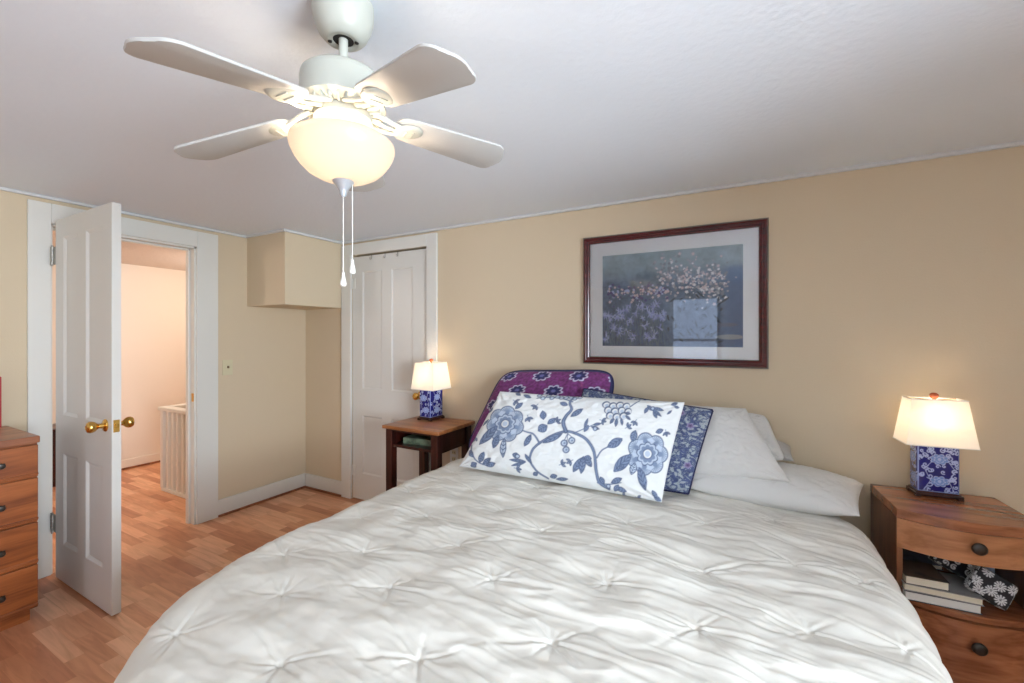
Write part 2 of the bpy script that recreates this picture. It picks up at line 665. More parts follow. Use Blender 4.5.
bm = bmesh.new()
bx(bm, -TW, 0, YF, DOOR_Y0, 0, H)
bx(bm, -TW, 0, DOOR_Y1, 0, 0, H)
bx(bm, -TW, 0, DOOR_Y0, DOOR_Y1, DOOR_Z, H)
struct('wall_left', bm, M['wall'])
bm = bmesh.new()
bx(bm, -TW, CLO_X0, 0, TW, 0, H)
bx(bm, CLO_X1, XR + TW, 0, TW, 0, H)
bx(bm, CLO_X0, CLO_X1, 0, TW, CLO_Z, H)
struct('wall_back', bm, M['wall'])
bm = bmesh.new()
bx(bm, CLO_X0 - 0.1, CLO_X1 + 0.1, 0.75, 0.80, 0, H)
bx(bm, CLO_X0 - 0.15, CLO_X0 - 0.1, TW, 0.80, 0, H)
bx(bm, CLO_X1 + 0.1, CLO_X1 + 0.15, TW, 0.80, 0, H)
bx(bm, CLO_X0 - 0.15, CLO_X1 + 0.15, TW, 0.80, H, H + 0.05)
struct('wall_closet', bm, M['wall'])


def wall_with_window(name, along, lo, hi, wins, face0, face1):
    bm = bmesh.new()
    spans, x = [], lo
    for w0, w1, z0, z1 in wins:
        spans += [(x, w0, 0, H), (w0, w1, 0, z0), (w0, w1, z1, H)]
        x = w1
    spans.append((x, hi, 0, H))
    for a, b, c, d in spans:
        if along == 'x':
            bx(bm, a, b, face0, face1, c, d)
        else:
            bx(bm, face0, face1, a, b, c, d)
    return struct(name, bm, M['wall'])


wall_with_window('wall_front', 'x', -TW, XR + TW, (ADDED_WIN3, WIN1, ADDED_WIN4), YF - TW, YF)
wall_with_window('wall_right', 'y', YF, 0, (WIN2,), XR, XR + TW)

bm = bmesh.new()
bx(bm, 0, 0.478, -0.52, 0, 1.594, H)
struct('wall_soffit', bm, M['wall'])

# hall beyond the doorway
bm = bmesh.new()
bx(bm, HX - TW, HX, HY0 - TW, HY1 + TW, 0, 2.1)
struct('wall_hall_far', bm, M['hall'])
bm = bmesh.new()
bx(bm, HX, -TW, HY1, HY1 + TW, 0, 2.1)
struct('wall_hall_end', bm, M['hall'])
bm = bmesh.new()
bx(bm, HX, -TW, HY0 - TW, HY0, 0, 2.1)
struct('wall_hall_near', bm, M['hall'])
bm = bmesh.new()
bx(bm, -TW - 0.012, -TW - 0.002, HY0, DOOR_Y0 - 0.1, 0, 2.1)
bx(bm, -TW - 0.012, -TW - 0.002, DOOR_Y1 + 0.1, HY1, 0, 2.1)
bx(bm, -TW - 0.012, -TW - 0.002, DOOR_Y0 - 0.1, DOOR_Y1 + 0.1, DOOR_Z + 0.1, 2.1)
struct('wall_hall_side', bm, M['hall'])
bm = bmesh.new()
bx(bm, HX - TW, -TW, HY0 - TW, HY1 + TW, 2.092, 2.15)
struct('ceiling_hall', bm, plain('hall_ceiling_paint', srgb(222, 208, 196), 0.8, bump=0.3, bscale=30))
bm = bmesh.new()
bx(bm, HX, HX + 0.016, HY0, HY1, 0.018, 0.10, bevel=0.004)
struct('baseboard_hall', bm, M['hall'])
bm = bmesh.new()
bx(bm, HX, HX + 0.02, HY0, HY1, 0, 0.018, bevel=0.004)
struct('trim_1', bm, M['shoe'])

# baseboards: white board above a stained shoe strip
BB = 0.125
bm = bmesh.new()
bx(bm, 0, 0.018, -0.744, 0, 0.014, BB, bevel=0.004)
bx(bm, 0, 0.018, YF, -1.714, 0.014, BB, bevel=0.004)
struct('baseboard_left', bm, M['trim'])
bm = bmesh.new()
bx(bm, 0.018, 0.489, -0.018, 0, 0.014, BB, bevel=0.004)
bx(bm, 1.495, XR, -0.018, 0, 0.014, BB, bevel=0.004)
struct('baseboard_back', bm, M['trim'])
bm = bmesh.new()
bx(bm, XR - 0.018, XR, YF, -0.018, 0.0, BB, bevel=0.004)
struct('baseboard_right', bm, M['trim'])
bm = bmesh.new()
bx(bm, 0, XR, YF, YF + 0.018, 0.0, BB, bevel=0.004)
struct('baseboard_front', bm, M['trim'])
bm = bmesh.new()
bx(bm, 0, 0.030, -0.742, 0, 0, 0.016, bevel=0.004)
bx(bm, 0.030, 0.487, -0.030, 0, 0, 0.016, bevel=0.004)
bx(bm, 1.497, XR, -0.030, 0, 0, 0.016, bevel=0.004)
struct('trim_2', bm, M['shoe'])

# flat strip where walls meet the ceiling
bm = bmesh.new()
for a in ((0, 0.022, YF, -0.52), (0, 0.50, -0.542, -0.52), (0.478, 0.50, -0.52, 0), (0.50, XR, -0.022, 0),
          (XR - 0.022, XR, YF, -0.022), (0.022, XR - 0.022, YF, YF + 0.022)):
    bx(bm, *a, H - 0.016, H, bevel=0.003)
struct('trim_3', bm, M['ceiltrim'])


def casing(name, axis, a0, a1, z1, w0, w1, ztop, depth=0.02):
    """Flat door casing: legs (w0 left, w1 right) and a head, standing proud of the wall."""
    bm = bmesh.new()
    for lo, hi, c, d in ((a0 - w0, a0, 0, ztop), (a1, a1 + w1, 0, ztop), (a0, a1, z1, ztop)):
        if axis == 'y':
            bx(bm, 0, depth, lo, hi, c, d, bevel=0.003)
        else:
            bx(bm, lo, hi, -depth, 0, c, d, bevel=0.003)
    return struct(name, bm, M['trim'])


casing('trim_4', 'y', DOOR_Y0, DOOR_Y1, DOOR_Z, 0.092, 0.142, 2.112)
casing('trim_5', 'x', CLO_X0, CLO_X1, CLO_Z, 0.112, 0.095, 2.118)
# jambs and stops of the open doorway
bm = bmesh.new()
bx(bm, -TW, 0.004, DOOR_Y1 - 0.012, DOOR_Y1, 0, DOOR_Z)
bx(bm, -TW, 0.004, DOOR_Y0, DOOR_Y0 + 0.008, 0, DOOR_Z)
bx(bm, -TW, 0.004, DOOR_Y0, DOOR_Y1, DOOR_Z - 0.012, DOOR_Z)
bx(bm, -0.085, -0.045, DOOR_Y1 - 0.026, DOOR_Y1 - 0.012, 0, DOOR_Z - 0.012, bevel=0.003)
bx(bm, -0.085, -0.045, DOOR_Y0, DOOR_Y1, DOOR_Z - 0.026, DOOR_Z - 0.012, bevel=0.003)
struct('trim_6', bm, M['trim'])
bm = bmesh.new()
bx(bm, -TW - 0.014, -TW, DOOR_Y1, DOOR_Y1 + 0.1, 0, DOOR_Z + 0.1)
bx(bm, -TW - 0.014, -TW, DOOR_Y0 - 0.1, DOOR_Y0, 0, DOOR_Z + 0.1)
bx(bm, -TW - 0.014, -TW, DOOR_Y0, DOOR_Y1, DOOR_Z, DOOR_Z + 0.1)
struct('trim_7', bm, M['trim'])
# strike plate in the jamb
bm = bmesh.new()
bx(bm, -0.03, 0.0, DOOR_Y1 - 0.0135, DOOR_Y1 - 0.0115, 0.885, 0.945)
struct('trim_8', bm, M['brass'])


def panel_door(W, Hd, T, xs, zs, recess=0.009, mould=0.016):
    """Door slab standing in local x 0..W, y 0..T, with sunk moulded panels on both faces."""
    bm = bmesh.new()
    xe = sorted({0, W} | {x for p in xs for x in p})
    ze = sorted({0, Hd} | {z for p in zs for z in p})
    for i in range(len(xe) - 1):
        for j in range(len(ze) - 1):
            x0, x1, z0, z1 = xe[i], xe[i + 1], ze[j], ze[j + 1]
            if (x0, x1) in xs and (z0, z1) in zs:
                for s, yo in ((1, 0.0), (-1, T)):
                    yi = yo + s * recess
                    a = [(x0, yo, z0), (x1, yo, z0), (x1, yo, z1), (x0, yo, z1)]
                    b = [(x0 + mould, yi, z0 + mould), (x1 - mould, yi, z0 + mould),
                         (x1 - mould, yi, z1 - mould), (x0 + mould, yi, z1 - mould)]
                    va = [bm.verts.new(p) for p in a]
                    vb = [bm.verts.new(p) for p in b]
                    for k in range(4):
                        bm.faces.new((va[k], va[(k + 1) % 4], vb[(k + 1) % 4], vb[k]))
                    bm.faces.new(vb)
            else:
                for yo in (0.0, T):
                    bm.faces.new([bm.verts.new(p) for p in ((x0, yo, z0), (x1, yo, z0), (x1, yo, z1), (x0, yo, z1))])
    for x in (0, W):
        bm.faces.new([bm.verts.new(p) for p in ((x, 0, 0), (x, T, 0), (x, T, Hd), (x, 0, Hd))])
    for z in (0, Hd):
        bm.faces.new([bm.verts.new(p) for p in ((0, 0, z), (W, 0, z), (W, T, z), (0, T, z))])
    bmesh.ops.remove_doubles(bm, verts=bm.verts, dist=1e-5)
    return bm


def knob_bm(c, d):
    """Round door knob with rose, stem along unit vector d from point c on the face."""
    bm = bmesh.new()
    lathe(bm, [(0, 0), (0.030, 0), (0.031, 0.003), (0.026, 0.008), (0.013, 0.011), (0.011, 0.028), (0.016, 0.034),
               (0.024, 0.042), (0.0275, 0.052), (0.0275, 0.060), (0.023, 0.068), (0.012, 0.072), (0.010, 0.0705), (0, 0.0705)], 28)
    q = Vector((0, 0, 1)).rotation_difference(Vector(d))
    xform(bm, Matrix.Translation(c) @ q.to_matrix().to_4x4())
    return bm


def hinge_bm(c, r=0.007, h=0.09, axis='leaf_x'):
    bm = bmesh.new()
    x, y, z = c
    for k in range(5):
        tube(bm, [(x, y, z - h / 2 + h / 5 * k + 0.001), (x, y, z - h / 2 + h / 5 * (k + 1) - 0.001)], r, 12)
    tube(bm, [(x, y, z + h / 2), (x, y, z + h / 2 + 0.008)], r * 0.7, 10)
    tube(bm, [(x, y, z - h / 2 - 0.008), (x, y, z - h / 2)], r * 0.7, 10)
    return bm


# the open door to the hall, swung into the room
door = panel_door(0.714, 1.994, 0.036, [(0.110, 0.304), (0.410, 0.610)], [(0.206, 0.706), (0.916, 1.892)])
d1 = struct('door_1', door, M['door'])
d1.location = (0.090, -1.627, 0.010)
k = obj('door_knob', knob_bm((0.648, 0.0, 0.912), (0, -1, 0)), M['brass'], d1, 'auto')
k = obj('door_knob', knob_bm((0.648, 0.036, 0.912), (0, 1, 0)), M['brass'], d1, 'auto')
bm = bmesh.new()
bx(bm, 0.7138, 0.7155, 0.006, 0.030, 0.882, 0.942)
bx(bm, 0.7155, 0.722, 0.012, 0.024, 0.904, 0.922, bevel=0.002)
obj('latch_plate', bm, M['brass'], d1)
for hz in (0.295, 1.800):
    hb = hinge_bm((-0.036, -0.004, hz), 0.008, 0.10)
    bx(hb, -0.036, 0.0, 0.000, 0.003, hz - 0.05, hz + 0.05)
    bx(hb, -0.090, -0.036, -0.003, 0.0, hz - 0.05, hz + 0.05)
    obj('hinge', hb, M['hinge'], d1, 'auto')

# closet door, almost shut
door = panel_door(0.786, 2.004, 0.034, [(0.112, 0.330), (0.430, 0.646)], [(0.214, 0.694), (0.914, 1.878)], mould=0.012, recess=0.008)
d2 = struct('door_2', door, M['door'])
d2.location = (0.604, 0.002, 0.010)
obj('door_knob', knob_bm((0.728, 0.0, 0.898), (0, -1, 0)), M['brass'], d2, 'auto')
for hz in (0.230, 1.785):
    hb = hinge_bm((-0.002, -0.012, hz), 0.0065, 0.085)
    bx(hb, -0.002, 0.030, -0.004, 0.0, hz - 0.042, hz + 0.042)
    obj('hinge', hb, M['trim'], d2, 'auto')
hk = bmesh.new()
for hx in (0.215, 0.365, 0.50):
    tube(hk, [(hx, -0.002, 2.008), (hx, -0.003, 1.975)], 0.003, 6)
    tube(hk, [(hx, -0.002, 1.975), (hx, -0.018, 1.968), (hx, -0.018, 1.985)], 0.003, 6)
obj('hook', hk, M['hinge'], d2)


def window(name, along, w0, w1, z0, z1, face, inward):
    """Double-hung window: casing and sill (root), two sashes, a pane in each."""
    def b(bm, a0, a1, n0, n1, c, d, bevel=0.002):
        lo, hi = sorted((face + inward * n0, face + inward * n1))
        if along == 'x':
            bx(bm, a0, a1, lo, hi, c, d, bevel=bevel)
        else:
            bx(bm, lo, hi, a0, a1, c, d, bevel=bevel)
    bm = bmesh.new()
    cw = 0.09
    b(bm, w0 - cw, w0, 0, 0.02, z0 - 0.02, z1 + cw)
    b(bm, w1, w1 + cw, 0, 0.02, z0 - 0.02, z1 + cw)
    b(bm, w0, w1, 0, 0.02, z1, z1 + cw)
    b(bm, w0 - cw - 0.02, w1 + cw + 0.02, 0, 0.06, z0 - 0.045, z0 - 0.02)
    b(bm, w0 - cw, w1 + cw, 0, 0.018, z0 - 0.12, z0 - 0.045)
    for a0, a1 in ((w0, w0 + 0.012), (w1 - 0.012, w1)):
        b(bm, a0, a1, -TW, 0, z0, z1, 0)
    b(bm, w0, w1, -TW, 0, z1 - 0.012, z1, 0)
    b(bm, w0, w1, -TW, 0, z0 - 0.02, z0 + 0.002, 0)
    root = struct(name, bm, M['trim'])
    zm = z0 + (z1 - z0) * 0.49
    for n0, n1, c, d in ((-0.075, -0.045, zm - 0.02, z1 - 0.012), (-0.042, -0.012, z0, zm + 0.02)):
        bm = bmesh.new()
        s = 0.04
        b(bm, w0 + 0.012, w0 + 0.012 + s, n0, n1, c, d)
        b(bm, w1 - 0.012 - s, w1 - 0.012, n0, n1, c, d)
        b(bm, w0 + 0.012 + s, w1 - 0.012 - s, n0, n1, c, c + s)
        b(bm, w0 + 0.012 + s, w1 - 0.012 - s, n0, n1, d - s, d)
        sash = obj('sash', bm, M['trim'], root)
        bm = bmesh.new()
        nm = (n0 + n1) / 2
        b(bm, w0 + 0.012 + s, w1 - 0.012 - s, nm - 0.002, nm + 0.002, c + s, d - s, 0)
        obj('pane', bm, M['win_glass'], sash)
    return root


window('window_1', 'x', *WIN1, YF, 1)
window('window_2', 'y', *WIN2, XR, -1)
window('added_window_3', 'x', *ADDED_WIN3, YF, 1)  # invented window, lets fill light onto the door side
window('added_window_4', 'x', *ADDED_WIN4, YF, 1)  # invented window, lets fill light onto the right-hand wall and ceiling

# switch and outlet
sw = thing('light_switch', 'ivory light switch plate on the beige wall right of the open doorway', 'light switch', (0, -0.668, 1.117))
box_obj('plate', M['ivory'], sw, 0.0, 0.006, -0.036, 0.036, -0.058, 0.058, bevel=0.002)
bm = bmesh.new()
bx(bm, 0.006, 0.020, -0.005, 0.005, -0.006, 0.012, bevel=0.002)
obj('toggle', bm, plain('brown_toggle', srgb(120, 92, 56), 0.5), sw, label='darker toggle')
ou = thing('wall_outlet', 'white wall outlet plate low on the back wall behind the dark side table', 'outlet', (1.645, 0, 0.497))
box_obj('plate', M['white_plastic'], ou, -0.036, 0.036, -0.006, 0.0, -0.058, 0.058, bevel=0.002)
for dz in (-0.024, 0.024):
    bm = bmesh.new()
    bx(bm, -0.016, 0.016, -0.010, -0.006, dz - 0.014, dz + 0.014, bevel=0.002)
    so = obj('socket', bm, M['ivory'], ou)
    bm = bmesh.new()
    bx(bm, -0.008, -0.005, -0.0105, -0.0098, dz - 0.006, dz + 0.006)
    bx(bm, 0.005, 0.008, -0.0105, -0.0098, dz - 0.006, dz + 0.006)
    obj('slot', bm, M['dark'], so)

# ------------------------------------------------------------------ hall railing and hall table
hr = thing('stair_railing', 'white painted stair railing with square balusters in the hall', 'railing', (0, 0, 0))
bm = bmesh.new()
bx(bm, -1.045, -0.14, -0.69, -0.61, 0.706, 0.738, bevel=0.008)
bx(bm, -1.045, -0.965, -0.61, 0.85, 0.706, 0.738, bevel=0.008)
obj('handrail', bm, M['trim'], hr)
bm = bmesh.new()
bx(bm, -1.025, -0.14, -0.67, -0.63, 0.0, 0.03, bevel=0.004)
bx(bm, -1.025, -0.985, -0.63, 0.85, 0.0, 0.03, bevel=0.004)
obj('bottom_rail', bm, M['trim'], hr)
bm = bmesh.new()
bx(bm, -1.03, -0.98, -0.675, -0.625, 0.03, 0.706, bevel=0.004)
obj('newel_post', bm, M['trim'], hr)
for i in range(9):
    x = -0.925 + i * 0.085
    box_obj('baluster', M['trim'], hr, x - 0.018, x + 0.018, -0.668, -0.632, 0.03, 0.706, bevel=0.003)
for i in range(5):
    y = -0.53 + i * 0.25
    box_obj('baluster', M['trim'], hr, -1.023, -0.987, y - 0.018, y + 0.018, 0.03, 0.706, bevel=0.003)

ht = thing('hall_table', 'small dark wooden table in the hall glimpsed through the gap beside the door hinges', 'table', (-1.86, -1.22, 0))
box_obj('tabletop', M['mahogany'], ht, -0.19, 0.17, -0.18, 0.18, 0.53, 0.56, bevel=0.004)
box_obj('apron', M['mahogany'], ht, -0.16, 0.14, -0.15, 0.15, 0.40, 0.53)
for sx, sy in ((-0.14, -0.13), (0.12, -0.13), (-0.14, 0.13), (0.12, 0.13)):
    box_obj('leg', M['mahogany'], ht, sx - 0.02, sx + 0.02, sy - 0.02, sy + 0.02, 0, 0.40)

# ------------------------------------------------------------------ ceiling fan
FX, FY = 2.642, -1.823
TILT = Matrix.Translation((0, 0, 1.878 - H)) @ Matrix.Rotation(math.atan(0.0326), 4, Vector((0, -1, 0))) @ \
    Matrix.Rotation(math.atan(0.0708), 4, Vector((1, 0, 0))) @ Matrix.Translation((0, 0, -(1.878 - H)))
fan = thing('ceiling_fan', 'white five-blade ceiling fan with a lit frosted bowl hanging over the bed', 'ceiling fan', (FX, FY, H))


def fz(z):
    return z - H


def fan_part(name, bm, mat, parent=fan, smooth='auto', tilt=False):
    if tilt:
        xform(bm, TILT)
    return obj(name, bm, mat, parent, smooth)


bm = bmesh.new()
lathe(bm, [(0.0, fz(2.15)), (0.070, fz(2.15)), (0.0705, fz(2.135)), (0.069, fz(2.118)), (0.064, fz(2.098)), (0.055, fz(2.078)),
           (0.045, fz(2.067)), (0.036, fz(2.062)), (0.033, fz(2.062)), (0.024, fz(2.064)), (0.022, fz(2.075)), (0, fz(2.080))], 48)
cn = fan_part('canopy', bm, M['fan'])
bm = bmesh.new()
lathe(bm, [(0.0, fz(2.079)), (0.0215, fz(2.076)), (0.0235, fz(2.0655)), (0.019, fz(2.0645)), (0.0, fz(2.070))], 32)
obj('ball_socket', bm, M['dark'], cn, 'auto')
for a in (0.6, 0.6 + math.pi):
    bm = bmesh.new()
    lathe(bm, [(0, fz(2.0608)), (0.005, fz(2.0608)), (0.005, fz(2.064)), (0, fz(2.064))], 10, (0.031 * math.cos(a), 0.031 * math.sin(a)))
    obj('screw', bm, M['bronze'], cn)
bm = bmesh.new()
lathe(bm, [(0, fz(2.085)), (0.013, fz(2.078)), (0.0105, fz(2.066)), (0.0105, fz(1.995)), (0.018, fz(1.990)), (0.018, fz(1.978)), (0, fz(1.978))], 24)
fan_part('downrod', bm, M['fan'])
bm = bmesh.new()
lathe(bm, [(0, fz(1.982)), (0.060, fz(1.981)), (0.084, fz(1.978)), (0.093, fz(1.970)), (0.096, fz(1.958)), (0.096, fz(1.914)),
           (0.0985, fz(1.910)), (0.0985, fz(1.903)), (0.092, fz(1.900)), (0.055, fz(1.890)), (0, fz(1.888))], 56)
mh = fan_part('motor_housing', bm, M['fan'])
# vent ribs under the motor
bm = bmesh.new()
for i in range(30):
    a = 2 * math.pi * i / 30
    b2 = bmesh.new()
    bx(b2, 0.064, 0.089, -0.0022, 0.0022, fz(1.887), fz(1.899))
    xform(b2, Matrix.Rotation(a, 4, 'Z'))
    me = bpy.data.meshes.new('tmp')
    b2.to_mesh(me)
    b2.free()
    bm.from_mesh(me)
    bpy.data.meshes.remove(me)
fan_part('vent_ribs', bm, M['fan'], mh, False)
bm = bmesh.new()
lathe(bm, [(0, fz(1.892)), (0.064, fz(1.890)), (0.066, fz(1.884)), (0.066, fz(1.872)), (0.052, fz(1.868)), (0.048, fz(1.862)),
           (0.048, fz(1.838)), (0.056, fz(1.834)), (0.058, fz(1.826)), (0.050, fz(1.822)), (0, fz(1.822))], 48)
fan_part('switch_housing', bm, M['fan'])

BL_A0 = -1.5038
for kk in range(5):
    a = BL_A0 + kk * 2 * math.pi / 5
    R = Matrix.Rotation(a, 4, 'Z')
    # blade iron: arm from the motor, then a round pad under the blade root
    bm = bmesh.new()
    for sy in (-1, 1):
        tube(bm, [(0.066, sy * 0.030, fz(1.889)), (0.090, sy * 0.032, fz(1.880)), (0.115, sy * 0.026, fz(1.873)), (0.138, sy * 0.018, fz(1.870))],
             [0.0055, 0.006, 0.0055, 0.005], 8)
    tube(bm, [(0.062, 0, fz(1.890)), (0.080, 0.0, fz(1.884)), (0.100, 0, fz(1.875)), (0.128, 0, fz(1.870))], [0.009, 0.008, 0.005, 0.004], 8)
    lathe(bm, [(0, fz(1.864)), (0.024, fz(1.864)), (0.034, fz(1.866)), (0.037, fz(1.869)), (0.036, fz(1.873)), (0, fz(1.873))], 28, (0.158, 0))
    bx(bm, 0.146, 0.150, -0.016, 0.016, fz(1.862), fz(1.8645), bevel=0.001)
    bx(bm, 0.164, 0.168, -0.016, 0.016, fz(1.862), fz(1.8645), bevel=0.001)
    xform(bm, R)
    irn = fan_part('blade_iron', bm, M['fan'], tilt=True)
    # blade, pitched about its own length
    bm = bmesh.new()
    w0, w1, x0, x1 = 0.048, 0.063, 0.120, 0.428
    pts = []
    for i in range(9):                       # rounded root
        t = math.pi / 2 + math.pi * i / 8
        pts.append((x0 + 0.03 + 0.03 * math.cos(t), w0 * math.sin(t)))
    rc = 0.030
    for i in range(7):                       # outer corners, tip slightly convex
        t = -math.pi / 2 + (math.pi / 2) * i / 6
        pts.append((x1 - 0.012 - rc + rc * math.cos(t), -w1 + rc + rc * math.sin(t)))
    for i in range(1, 6):
        y = -w1 + rc + (2 * w1 - 2 * rc) * i / 6
        pts.append((x1 - 0.012 + 0.012 * (1 - (y / (w1 - rc)) ** 2), y))
    for i in range(7):
        t = (math.pi / 2) * i / 6
        pts.append((x1 - 0.012 - rc + rc * math.cos(t), w1 - rc + rc * math.sin(t)))
    prism(bm, pts, -0.003, 0.003, bevel=0.0015)
    xform(bm, R @ Matrix.Translation((0.13, 0, fz(1.8785))) @ Matrix.Rotation(0.155, 4, 'Y') @ Matrix.Rotation(rad(-8), 4, 'X') @ Matrix.Translation((-0.13, 0, 0)))
    fan_part('blade', bm, M['blade'], tilt=True)

# light kit
bm = bmesh.new()
prof = [(0.118, 1.822), (0.1235, 1.818), (0.1245, 1.808), (0.121, 1.796), (0.113, 1.781), (0.101, 1.765), (0.085, 1.750), (0.064, 1.7385),
        (0.040, 1.7305), (0.012, 1.7275)]
prof = [(r * 0.955, z) for r, z in prof]
pin = [(r - 0.003, z + 0.003) for r, z in prof[::-1]]
lathe(bm, [(r, fz(z)) for r, z in prof + pin + [prof[0]]], 64, cap=False)
bowl = fan_part('light_bowl', bm, M['bowl'], smooth=True)
bm = bmesh.new()
lathe(bm, [(0, fz(1.734)), (0.024, fz(1.731)), (0.0245, fz(1.727)), (0.019, fz(1.720)), (0.012, fz(1.710)), (0.0085, fz(1.703)),
           (0.0085, fz(1.697)), (0.005, fz(1.691)), (0, fz(1.690))], 32)
fan_part('finial', bm, M['silver'])
bm = bmesh.new()
tube(bm, [(0, 0, fz(1.822)), (0, 0, fz(1.733))], 0.004, 8)
fan_part('centre_stem', bm, M['hinge'])
for i, a in enumerate((2.9, 0.3, 4.9)):
    cx, cy = 0.058 * math.cos(a), 0.058 * math.sin(a)
    bm = bmesh.new()
    bmesh.ops.create_uvsphere(bm, u_segments=16, v_segments=10, radius=0.017)
    xform(bm, Matrix.Translation((cx, cy, fz(1.792))))
    fan_part('bulb', bm, M['bulb'], smooth=True)
    p = Vector((cx, cy, fz(1.792)))
    point_light('fan_bulb_light', (FX + p.x, FY + p.y, H + p.z), FAN_BULB_W * (1.5 if i == 0 else 0.8), WARM, 0.02)
for (dx, dy, zt, zb) in ((0.002, -0.002, 1.692, 1.477), (0.016, 0.013, 1.728, 1.508)):
    bm = bmesh.new()
    tube(bm, [(dx, dy, fz(zt)), (dx, dy, fz(zb + 0.02))], 0.0011, 6)
    ch = obj('pull_chain', bm, M['white_plastic'], fan)
    bm = bmesh.new()
    lathe(bm, [(0, fz(zb + 0.036)), (0.003, fz(zb + 0.034)), (0.0035, fz(zb + 0.026)), (0.0065, fz(zb + 0.013)), (0.0075, fz(zb + 0.006)),
               (0.006, fz(zb + 0.001)), (0, fz(zb))], 16, (dx, dy))
    obj('pendant', bm, M['white_plastic'], ch, True)

# ------------------------------------------------------------------ framed print
PX0, PX1, PZ0, PZ1 = 2.623, 3.588, 1.197, 1.951
pic = thing('framed_picture', 'garden print in a dark red wooden frame on the back wall above the bed', 'picture', ((PX0 + PX1) / 2, 0, (PZ0 + PZ1) / 2))
hw, hh = (PX1 - PX0) / 2, (PZ1 - PZ0) / 2


def frame_ring(prof, hw, hh):
    """Sweep a profile of (inset, depth) points around a rectangle."""
    bm = bmesh.new()
    loops = []
    for ins, dep in prof:
        loops.append([bm.verts.new(p) for p in ((-hw + ins, -dep, -hh + ins), (hw - ins, -dep, -hh + ins),
                                                (hw - ins, -dep, hh - ins), (-hw + ins, -dep, hh - ins))])
    for A, B in zip(loops, loops[1:]):
        for k_ in range(4):
            bm.faces.new((A[k_], A[(k_ + 1) % 4], B[(k_ + 1) % 4], B[k_]))
    return bm


obj('frame', frame_ring([(0, 0.002), (0, 0.018), (0.004, 0.024), (0.012, 0.026), (0.018, 0.021), (0.024, 0.021), (0.030, 0.026), (0.036, 0.022), (0.038, 0.012), (0.038, 0.002)], hw, hh), M['frame'], pic)
obj('frame_edge', frame_ring([(-0.006, 0.0), (-0.006, 0.010), (0.0, 0.012), (0.001, 0.0)], hw, hh), M['frame_edge'], pic, label='thin grey outer edge')
box_obj('mat_board', M['mat_board'], pic, -hw + 0.036, hw - 0.036, -0.006, -0.002, -hh + 0.036, hh - 0.036)
ax0, ax1, az0, az1 = 2.738 - 3.1055, 3.480 - 3.1055, 1.300 - 1.574, 1.836 - 1.574
nu, nv = 330, 240
u, v = np.meshgrid(np.linspace(0, 1, nu), np.linspace(0, 1, nv), indexing='ij')
A = Canvas(u * 1.385, v, srgb(58, 70, 84), 0.006)
uu, vv = A.X, A.Y
n1 = fbm(uu * 5, vv * 5, 5)
n2 = fbm(uu * 22 + 7, vv * 22, 3)
base = np.array(srgb(62, 74, 90)[:3])[None] * (1 + 1.1 * n1 + 0.9 * n2)[:, None]
top = smooth01((vv - 0.62) / 0.3)[:, None]
base = base * (1 - top) + np.array(srgb(104, 118, 122)[:3])[None] * (1 + 0.6 * n1 + 0.3 * n2)[:, None] * top
deep = smooth01((0.5 - vv) / 0.4)[:, None]
base = base * (1 - 0.6 * deep) + np.array(srgb(34, 46, 70)[:3])[None] * (1 + 0.9 * n2)[:, None] * 0.6 * deep
right = smooth01((uu - 1.16) / 0.12)[:, None] * smooth01((0.85 - vv) / 0.1)[:, None]
base = base * (1 - 0.7 * right) + np.array(srgb(40, 66, 98)[:3])[None] * 0.7 * right
A.c = np.clip(base * 2.3 + np.array([0.020, 0.030, 0.048]), 0.004, 1)
r2 = random.Random(3)
WH, PK, LV, LV2, GN = srgb(236, 236, 238), srgb(222, 206, 208), srgb(150, 160, 214), srgb(186, 198, 232), srgb(116, 134, 140)
for i in range(420):      # drift of white blossom, upper right
    t = r2.random()
    x = 0.62 + 0.62 * t + r2.gauss(0, 0.05)
    y = 0.78 - 0.16 * t + r2.gauss(0, 0.10)
    A.rosette(x, y, r2.uniform(0.005, 0.014), 5, 0.3, r2.choice((WH, PK, srgb(176, 176, 186), srgb(134, 142, 152))), r2.random() * 6)
for i in range(150):
    A.rosette(r2.uniform(0.05, 0.7), 0.58 + r2.gauss(0, 0.04), r2.uniform(0.006, 0.014), 5, 0.3, r2.choice((LV2, PK, srgb(92, 78, 132))), r2.random() * 6)
for i in range(60):       # lily heads on stems
    x, y = r2.uniform(0.02, 0.66), r2.uniform(0.06, 0.46)
    A.stroke([(x, y), (x + r2.gauss(0, 0.02), y - 0.14), (x + r2.gauss(0, 0.05), y - 0.3)], 0.005, GN)
    R_ = r2.uniform(0.025, 0.045)
    for j in range(9):
        an = r2.random() * 6.28
        A.stroke([(x, y), (x + R_ * math.cos(an), y + R_ * 1.2 * math.sin(an))], 0.010, r2.choice((LV, LV2)), 0.004)
for x0 in (0.05, 0.28):
    A.stroke([(x0 - 0.08, 0.14), (x0, 0.17), (x0 + 0.08, 0.14), (x0 + 0.14, 0.05)], 0.007, srgb(110, 120, 126))
for i in range(40):
    x, y = r2.uniform(0.7, 1.2), r2.uniform(0.03, 0.5)
    A.leaf(x, y, x + r2.uniform(-0.08, 0.08), y + r2.uniform(0.02, 0.08), 0.02, srgb(44, 58, 74), srgb(80, 98, 112))
A.disc(1.27, 0.10, 0.12, srgb(150, 158, 166), 0.025)
A.disc(1.24, 0.22, 0.10, srgb(96, 106, 130), 0.02)
P = np.stack([ax0 + u.ravel() * (ax1 - ax0), np.full(nu * nv, -0.0066), az0 + v.ravel() * (az1 - az0)], 1)
from_arrays('print', P, grid_faces(nu, nv), M['art'], pic, A.c, False)
bm = bmesh.new()
bx(bm, -hw + 0.034, hw - 0.034, -0.0125, -0.0105, -hh + 0.034, hh - 0.034)
